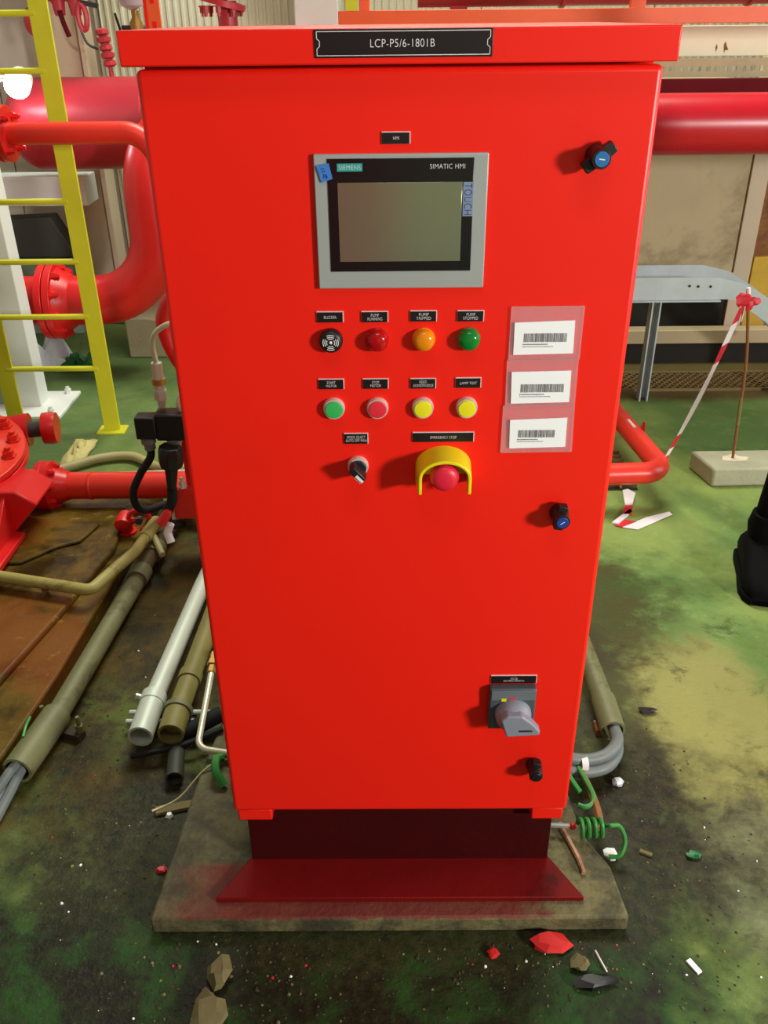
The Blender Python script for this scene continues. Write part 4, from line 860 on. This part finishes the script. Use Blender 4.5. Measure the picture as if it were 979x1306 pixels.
# red barrier pipe
t = thing('red_barrier_pipe', 'bright red bent pipe low over the floor right of the cabinet', 'pipe', (0.8, 1.6, 0))
path = fillet([(0.40, 1.475, .13), (0.905, 1.505, .13), (0.835, 2.15, .13)], 0.07, 10)
MB().tube(path, 0.036, 22).obj('pipe', 'pipe_red_orange', t)
MB().tube([(0.45, 1.478, 0), (0.45, 1.478, .13)], .026, 14).obj('leg', 'pipe_red_orange', t); MB().tube([(0.842, 2.08, 0), (0.842, 2.08, .13)], .026, 14).obj('leg', 'pipe_red_orange', t)
MB().tube([(0.863, 1.86, .163), (0.871, 1.79, .163)], .006, 8).obj('tape_wrap', 'tape_white', t)
MB().prism([(0, 0), (.022, 0), (.02, .045), (.012, .05)], (0.888, 1.80, .135), (1, 0, 0), (0, 0, 1), (0, .003, 0)).obj('tape_end', 'tape_red', t)

# concrete block with rod and barrier tape
t = thing('rod_base_block', 'grey concrete block on the green floor holding a thin rusty rod', 'block', (1.25, 1.72, 0))
MB().prism([(1.123, 1.640), (1.42, 1.650), (1.40, 1.80), (1.088, 1.795)], (0, 0, 0), (1, 0, 0), (0, 1, 0), (0, 0, 0.07)).obj('block', 'concrete', t, 0.008, 2)
MB().prism([(1.175, 1.715), (1.215, 1.705), (1.262, 1.712), (1.275, 1.735), (1.24, 1.745), (1.232, 1.765), (1.205, 1.75), (1.185, 1.745)], (0, 0, .0695), (1, 0, 0), (0, 1, 0), (0, 0, .002)).obj('cement_patch', 'cream', t)
rp = [(1.218, 1.73, .068), (1.208, 1.73, .25), (1.196, 1.735, .45), (1.160, 1.74, .675)]
rod = MB().tube(spline(rp, 5), .0055, 8)
rod.obj('rod', 'rust', t)
MB().tube([(1.1665, 1.7385, .64), (1.159, 1.740, .682)], .0075, 8).obj('rod_tip', 'tape_white', t)
MB().tube([(1.211, 1.7305, .20), (1.205, 1.732, .30)], .0068, 8).obj('rod_tape', 'conduit_tan', t)
# tape as its own thing, from the rod to the barrier pipe
a, b = Vector((1.155, 1.728, .655)), Vector((0.915, 1.56, .145))
t = thing('barrier_tape', 'red and white barrier tape stretched from the rod down to the red pipe', 'tape', a)
cuts = [0, .05, .13, .24, .34, .52, .60, .74, .80, .90, .96, 1.0]; cols = ['tape_red', 'tape_red', 'tape_white', 'tape_red', 'tape_white', 'tape_white', 'tape_white', 'tape_white', 'tape_red', 'tape_white', 'tape_red']
rnd = random.Random(4)
def tpos(u): return a.lerp(b, u)+Vector((0, 0, -.035*math.sin(PI*u)))
def twd(u): return .016+.016*math.sin(PI*min(1, u*1.3))*abs(math.cos(u*4))+.003
for c0, c1, cm in zip(cuts, cuts[1:], cols):
    mb = MB(); n = 5
    for k in range(n+1):
        u = c0+(c1-c0)*k/n; p_ = tpos(u); sd = Vector((.75, 0, .55)); wv = twd(u)
        mb.v += [p_-sd*wv/2, p_+sd*wv/2, p_+sd*wv/2+Vector((0, .002, 0)), p_-sd*wv/2+Vector((0, .002, 0))]
    for k in range(n):
        q = 4*k
        for i in range(4): j = (i+1) % 4; mb.face((q+i, q+4+i, q+4+j, q+j))
    mb.face((0, 1, 2, 3)); mb.face((4*n, 4*n+1, 4*n+2, 4*n+3)); mb.obj('tape_band', cm, t)
kn = MB(); kn.rock((1.145, 1.724, .646), .026, (1, .4, .95)); kn.rock((1.182, 1.726, .642), .019, (1.2, .4, .8)); kn.rock((1.165, 1.722, .628), .014, (1, .5, 1.4)); kn.obj('knot', 'tape_red', t)
for x in (1.138, 1.146, 1.153): MB().tube([(x, 1.722, .632), (x-.004, 1.72, .575)], .0016, 6).obj('loose_thread', 'tape_white', t)
# tape scrap on floor
t = thing('tape_scrap', 'torn strip of white and red tape lying on the floor below the red pipe', 'tape', (0.8, 1.45, 0))
def ribbon(name, pts, m, h=.002):
    MB().prism(pts, (0, 0, .002), (1, 0, 0), (0, 1, 0), (0, 0, h)).obj(name, m, t)
ribbon('white_strip', [(0.745, 1.36), (0.79, 1.345), (0.93, 1.44), (0.925, 1.46), (0.84, 1.425)], 'tape_white')
ribbon('red_strip', [(0.722, 1.372), (0.745, 1.36), (0.80, 1.395), (0.76, 1.41)], 'tape_red')
ribbon('white_strip', [(0.715, 1.385), (0.735, 1.378), (0.80, 1.46), (0.795, 1.475)], 'tape_white', .006)
ribbon('red_strip', [(0.765, 1.44), (0.795, 1.44), (0.81, 1.50), (0.785, 1.50)], 'tape_red', .006)
ribbon('white_strip', [(0.785, 1.50), (0.81, 1.50), (0.84, 1.58), (0.82, 1.61), (0.80, 1.60)], 'tape_white', .01)

# conduit and cables right of the cabinet
t = thing('right_conduit', 'dirty grey conduit leaving the floor cables at the right side of the cabinet', 'conduit', (0.49, 0.6, 0))
MB().tube([(0.491, 0.385, .040), (0.49, 0.49, .042)], .0285, 18, hollow=.03).obj('end_sleeve', 'conduit_dirty', t)
MB().tube([(0.49, 0.48, .042), (0.484, 0.62, .044), (0.46, 1.1, .046)], .0245, 18).obj('pipe', 'conduit_dirty', t)
MB().box(0.46, 0.52, 0.41, 0.44, 0, .018).obj('saddle', 'rust', t)
for k, (dz, dy) in enumerate(((.062, 0), (.043, -.016), (.036, .012))):
    tag(MB().tube(spline([(0.491, 0.43, .045), (0.493, 0.385, .046), (0.487, 0.335+dy*.6, dz*.9), (0.455, 0.292+dy, dz), (0.41, 0.275+dy, dz), (0.36, 0.272+dy, dz+.01), (0.31, 0.29, dz+.015)], 6), .0135, 12).obj('power_cable', 'cable_grey'), ['uppermost thick grey cable curving from the right conduit under the cabinet', 'outer thick grey cable nearest the camera below the upper one', 'inner thick grey cable tucked behind the other two at right'][k], 'cable', 'power cables right of the cabinet')
tag(MB().lathe([(0, .0165), (.014, .0165)], (0.392, 0.265, .060), (1, .05, 0), 14).obj('cable_marker', 'tape_white'), 'white marker sleeve on the grey cables at the right of the cabinet', 'marker')
# green earth wires and strap
tag(MB().tube(spline([(0.30, .31, .07), (0.345, .245, .075), (0.365, .215, .06), (0.378, .195, .05)], 5), .006, 8).obj('green_wire', 'cable_green'), 'green wire stub poking out under the cabinet at right', 'wire')
tag(MB().tube(spline([(0.385, .255, .06), (0.393, .22, .06), (0.402, .185, .055), (0.398, .165, .05), (0.382, .158, .048), (0.37, .165, .046)], 5), .0055, 8).obj('green_wire', 'cable_green'), 'green wire hooked beside the rusty strap right of the cabinet', 'wire')
cw = []
for k in range(64):
    a = k/16*2*PI; cw.append((0.352+k*.0008, .085+math.cos(a)*.012, .052+.019+math.sin(a)*.021))
cw += [(0.412, .078, .085), (0.432, .085, .075), (0.443, .072, .05), (0.432, .055, .028), (0.412, .058, .02)]
tag(MB().tube(cw[:60]+spline(cw[60:], 6), .0045, 8).obj('coiled_green_wire', 'cable_green'), 'green earth wire wound in a tight coil at the right corner of the pad', 'wire')
tag(MB().tube([(0.30, .100, .062), (0.338, .094, .066)], .005, 8).obj('earth_bolt', 'galv'), 'thin bolt pointing at the green coil right of the base frame', 'bolt')
tag(MB().ball((0.342, .094, .066), .0075, 10, 8).obj('red_bolt_cap', 'red_scrap'), 'tiny red cap beside the green wire coil', 'cap')
tag(MB().tube(spline([(0.378, .30, .055), (0.395, .23, .052), (0.403, .18, .05), (0.405, .13, .046), (0.396, .095, .043)], 4), .008, 6).obj('rusty_strap', 'rust'), 'rusty brown strap running down beside the green coil', 'strap')
tag(MB().tube(spline([(0.322, .115, .050), (0.335, .07, .047), (0.345, .03, .046), (0.348, .0, .046)], 4), .005, 6).obj('pale_strap', 'strap_pink'), 'thin pinkish rusty strip on the pad right of the maroon flange', 'strap')
tag(MB().rock((0.418, .068, .014), .014).obj('white_pebble', 'paper'), 'white lump lying inside the loop of green wire', 'pebble')

# ================================================================== DEBRIS
def bit(name, c, r, sc, m, label, cat='debris', group=None):
    return tag(MB().rock((c[0], c[1], r*sc[2]*.9), r, sc).obj(name, m, angle=20), label, cat, group)
bit('stone', (-0.318, -0.172), .027, (.8, 1.2, .55), 'stone', 'pale stone chip in front of the pad left corner')
bit('stone', (-0.325, -0.245), .033, (.9, 1.2, .45), 'stone', 'larger pale stone flake at the lower left front of the pad')
bit('red_scrap', (0.268, -0.118), .030, (1.3, .6, .35), 'red_scrap', 'crumpled bright red scrap against the front edge of the pad')
bit('red_chip', (0.165, -0.135), .011, (1, 1, .5), 'red_scrap', 'small red chip in front of the pad right of centre')
bit('beige_chip', (0.315, -0.155), .018, (1, .9, .5), 'stone', 'square beige chip in front of the pad near its right corner')
bit('dark_scrap', (0.335, -0.190), .028, (1.4, .5, .3), 'black', 'dark bluish scrap on the floor in front of the pad corner')
tag(MB().box(-.005, .005, -.014, .014, 0, .004, Matrix.Translation((0.515, -0.16, .001))@Matrix.Rotation(.5, 4, 'Z')).obj('paper_slip', 'paper'), 'small white paper slip on the floor at lower right', 'paper')
tag(MB().box(-.012, .012, -.004, .004, 0, .005, Matrix.Translation((0.492, .08, .001))@Matrix.Rotation(-.5, 4, 'Z')).obj('pale_stick', 'stone'), 'short pale stick right of the green coil', 'stick')
bit('blue_chip', (0.478, .265), .013, (1, 1, .6), 'plastic_film', 'bluish grey chip below the grey cables at right')
bit('green_chip', (0.585, .075), .014, (1.2, .8, .4), 'green_film', 'dark green chip on the bare concrete at right')
bit('black_chip', (0.60, .49), .018, (1.3, .6, .4), 'black', 'black chip on the green floor to the right of the right conduit')
bit('black_chip', (0.522, .46), .015, (1.2, .6, .4), 'black', 'black chip on the floor beside the right conduit end')
bit('red_flake', (-0.47, .045), .010, (1.2, .8, .5), 'tape_red', 'small pinkish red flake on the floor left of the pad')
bit('brick_chip', (-0.44, .095), .009, (1.2, .8, .5), 'rust', 'orange brick chip on the floor left of the pad')
tag(MB().box(-.04, .04, -.01, .01, 0, .008, Matrix.Translation((-0.475, .20, .001))@Matrix.Rotation(.25, 4, 'Z')).obj('wood_splinter', 'stone'), 'flat pale wood splinter on the floor left of the pad', 'splinter')
tag(MB().tube(spline([(-0.52, .185, .012), (-0.47, .22, .012), (-0.41, .275, .05), (-0.33, .31, .05)], 4), .0022, 6).obj('thin_wire', 'cable_beige'), 'thin pale wire lying across the pad at the left of the cabinet', 'wire')
tag(MB().tube(spline([(0.348, -0.13, .004), (0.352, -0.15, .008), (0.36, -0.17, .004)], 4), .0018, 6).obj('wire_clipping', 'tape_white'), 'tiny white wire clipping in front of the pad right corner', 'wire')
rnd = random.Random(11)
mb = MB()
def gravel(n, cx, cy, sx, sy, r0, r1, w):
    for _ in range(n):
        x, y = rnd.gauss(cx, sx), rnd.gauss(cy, sy)
        if -0.47 < x < 0.43 and -0.105 < y < 0.5: continue
        if x < -0.80 and y > -0.25: continue
        r = rnd.uniform(r0, r1)*rnd.uniform(.6, 1); mb.cur = rnd.choices(range(5), w)[0]
        b = len(mb.v); k = rnd.uniform(0, PI); h = r*rnd.uniform(.4, .9); n_ = 5
        for q in range(n_): a = k+2*PI*q/n_; mb.v.append(Vector((x+math.cos(a)*r*rnd.uniform(.7, 1.2), y+math.sin(a)*r*rnd.uniform(.7, 1.2), 0)))
        for q in range(n_): a = k+2*PI*q/n_; mb.v.append(Vector((x+math.cos(a)*r*.6, y+math.sin(a)*r*.6, h)))
        mb.bridge(b, b+n_, n_); mb.face([b+n_+q for q in range(n_)])
gravel(260, -0.30, -0.17, .12, .07, .0012, .0045, (7, 1.6, .3, .15, .6))
gravel(220, 0.28, -0.16, .12, .05, .001, .004, (6, 1.5, .5, .25, .6))
gravel(160, 0.0, -0.17, .25, .07, .001, .0035, (7, 1, .2, .12, .3))
gravel(240, 0.52, 0.08, .10, .16, .001, .004, (7, 1.5, .3, .08, .4))
gravel(240, -0.55, 0.12, .12, .16, .001, .004, (7, 1.5, .3, .12, .5))
gravel(120, -0.62, 0.6, .08, .3, .001, .0035, (7, 1.5, .25, .12, .4))
gravel(50, -0.43, 0.18, .025, .06, .004, .010, (1, 3, 3, .1, .3))
o = mb.obj('gravel', ['stone_dark', 'stone', 'paper', 'tape_red', 'conduit_tan'], stuff=True, angle=20)
tag(o, 'loose gravel and paint chips scattered on the floor around the pad', 'gravel')

# ================================================================== PERSON (only one boot is in the frame)
PX, PYY = 1.188, 1.10
t = thing('person', 'person in black boots and dark trousers standing at the right edge', 'person', (PX, PYY, 0))
def skin(name, chain, m, parent, sub=2, root=0):
    verts, edges = [], []; me = D.meshes.new(name)
    vs = [Vector(c[0]) for c in chain]; es = [(c[2], i) for i, c in enumerate(chain) if c[2] is not None]
    me.from_pydata([v-Vector((PX, PYY, 0)) for v in vs], es, []); me.materials.append(M[m])
    o = link(name, me, (PX, PYY, 0), parent)
    sk_ = o.modifiers.new('skin', 'SKIN'); sk_.use_smooth_shade = True
    for i, c in enumerate(chain):
        r = c[1]; o.data.skin_vertices[0].data[i].radius = r if isinstance(r, tuple) else (r, r); o.data.skin_vertices[0].data[i].use_root = (i == root)
    s_ = o.modifiers.new('sub', 'SUBSURF'); s_.levels = sub; s_.render_levels = sub
    return o
L, Rr = PX-.105, PX+.105
body = [((PX, PYY+.01, .96), (.155, .105), None), ((PX, PYY, 1.12), (.15, .10), 0), ((PX, PYY-.01, 1.32), (.165, .11), 1), ((PX, PYY, 1.42), (.12, .085), 2), ((PX, PYY-.01, 1.50), .058, 3),
        ((L+.01, PYY, .86), (.088, .095), 0), ((L+.035, PYY-.01, .50), .060, 5), ((L+.024, PYY+.02, .28), .046, 6), ((L+.013, PYY+.02, .15), .046, 7),
        ((Rr-.01, PYY, .86), (.088, .095), 0), ((Rr, PYY-.01, .50), .066, 9), ((Rr-.016, PYY+.02, .28), .047, 10), ((Rr-.013, PYY+.02, .15), .046, 11),
        ((PX-.17, PYY, 1.38), .062, 3), ((PX-.20, PYY+.02, 1.12), .047, 13), ((PX-.185, PYY-.05, .90), .037, 14),
        ((PX+.17, PYY, 1.38), .062, 3), ((PX+.20, PYY+.02, 1.12), .047, 16), ((PX+.185, PYY-.05, .90), .037, 17)]
skin('body_in_dark_clothing', body, 'coverall', t)
for s_, x in ((-1, L-.005), (1, Rr+.005)):
    bt = MB()
    # boot: rings from heel to toe, facing the camera and a little to the left
    dirv = Vector((-.22 if s_ < 0 else .18, -1, 0)).normalized(); sd = Vector((-dirv.y, dirv.x, 0)); c0 = Vector((x, PYY+.02, 0))
    secs = [(-.075, .030, .055), (-.068, .040, .085), (-.03, .045, .115), (.02, .045, .118), (.06, .046, .105), (.10, .050, .085), (.15, .053, .070), (.185, .046, .060), (.208, .030, .042)]
    prev = None
    for d, hw, h in secs:
        b = len(bt.v); c = c0+dirv*d
        for k in range(12):
            a = 2*PI*k/12; xx = math.cos(a); zz = math.sin(a)
            bt.v.append(c+sd*hw*(abs(xx)**.7*(1 if xx > 0 else -1))+Vector((0, 0, .004+h*(.5+.5*(abs(zz)**.8*(1 if zz > 0 else -1))))))
        if prev is None: bt.face([b+k for k in range(12)][::-1])
        else: bt.bridge(prev, b, 12)
        prev = b
    bt.face([prev+k for k in range(12)])
    bt.lathe([(.08, .047), (.12, .051), (.155, .056), (.19, .049)], c0+Vector((-s_*.018, -.002, 0)), (0, 0, 1), 16)
    o = bt.obj('boot', 'boot', t, angle=60)
    so = MB(); outl = [c0+dirv*d+sd*(hw+.005) for d, hw, h in secs]+[c0+dirv*d-sd*(hw+.005) for d, hw, h in secs[::-1]]
    so.prism([(p_.x, p_.y) for p_ in outl], (0, 0, 0), (1, 0, 0), (0, 1, 0), (0, 0, .022)); so.obj('sole', 'boot', t, .003)
hc = Vector((PX, PYY-.03, 1.63))
hm = MB(); n, m_ = 20, 16
prevb = None
for i in range(1, m_):
    a = PI*i/m_; b = len(hm.v)
    for k in range(n):
        th = 2*PI*k/n; x = math.sin(a)*math.cos(th); y = math.sin(a)*math.sin(th); z = -math.cos(a)
        jaw = 1-.28*max(0, -z)**1.2; px_, py_, pz_ = x*.078*jaw, y*.096*jaw-(.012 if z < -.2 and y < 0 else 0), z*.115
        if y < -.85*math.sin(a) and -.35 < z < .15: py_ -= .020*(1-abs(z+.12)*2.2)
        if y < -.5*math.sin(a) and .05 < z < .25 and abs(x) > .2 and abs(x) < .5: py_ += .008
        hm.v.append(hc+Vector((px_, py_, pz_)))
    if prevb is None: hm.face([b+k for k in range(n)][::-1])
    else: hm.bridge(prevb, b, n)
    prevb = b
hm.face([prevb+k for k in range(n)])
hd = hm.obj('head', 'skin', t, angle=80)
MB().ball(hc+Vector((0, .012, .022)), .1, 18, 12, (.84, .98, 1.0)).obj('hair', 'hair', hd)
hd.children[0].location.y += .012
for s_ in (-1, 1):
    MB().ball(hc+Vector((s_*.029, -.080, .012)), .011, 10, 8).obj('eye', 'paper', hd)
    MB().ball(hc+Vector((s_*.079, .0, -.005)), .026, 10, 8, (.35, .7, 1.1)).obj('ear', 'skin', hd)
MB().ball(hc+Vector((0, -.098, -.052)), .02, 10, 6, (1.2, .4, .35)).obj('mouth', 'cap_red', hd)
for s_ in (-1, 1):
    w0 = Vector((PX+s_*.185, PYY-.05, .90)); d = Vector((0, -.12, -1)).normalized()
    ch = [(w0, (.027, .022), None), (w0+d*.05, (.036, .017), 0), (w0+d*.085, (.040, .015), 1)]
    for f, (off, ln) in enumerate(((-.030, .062), (-.010, .076), (.010, .072), (.028, .056))):
        p0 = w0+d*.095+Vector((0, off, 0)); i = len(ch)
        ch += [(p0, .0095, 2), (p0+d*ln*.5+Vector((-s_*.006, 0, 0)), .0088, i), (p0+d*ln+Vector((-s_*.022, 0, 0)), .0075, i+1)]
    i = len(ch); tb = w0+d*.035+Vector((0, -.03, 0))
    ch += [(tb, .012, 1), (tb+d*.03+Vector((-s_*.008, -.02, 0)), .0105, i), (tb+d*.058+Vector((-s_*.018, -.024, 0)), .009, i+1)]
    skin('hand', ch, 'skin', t, 1)
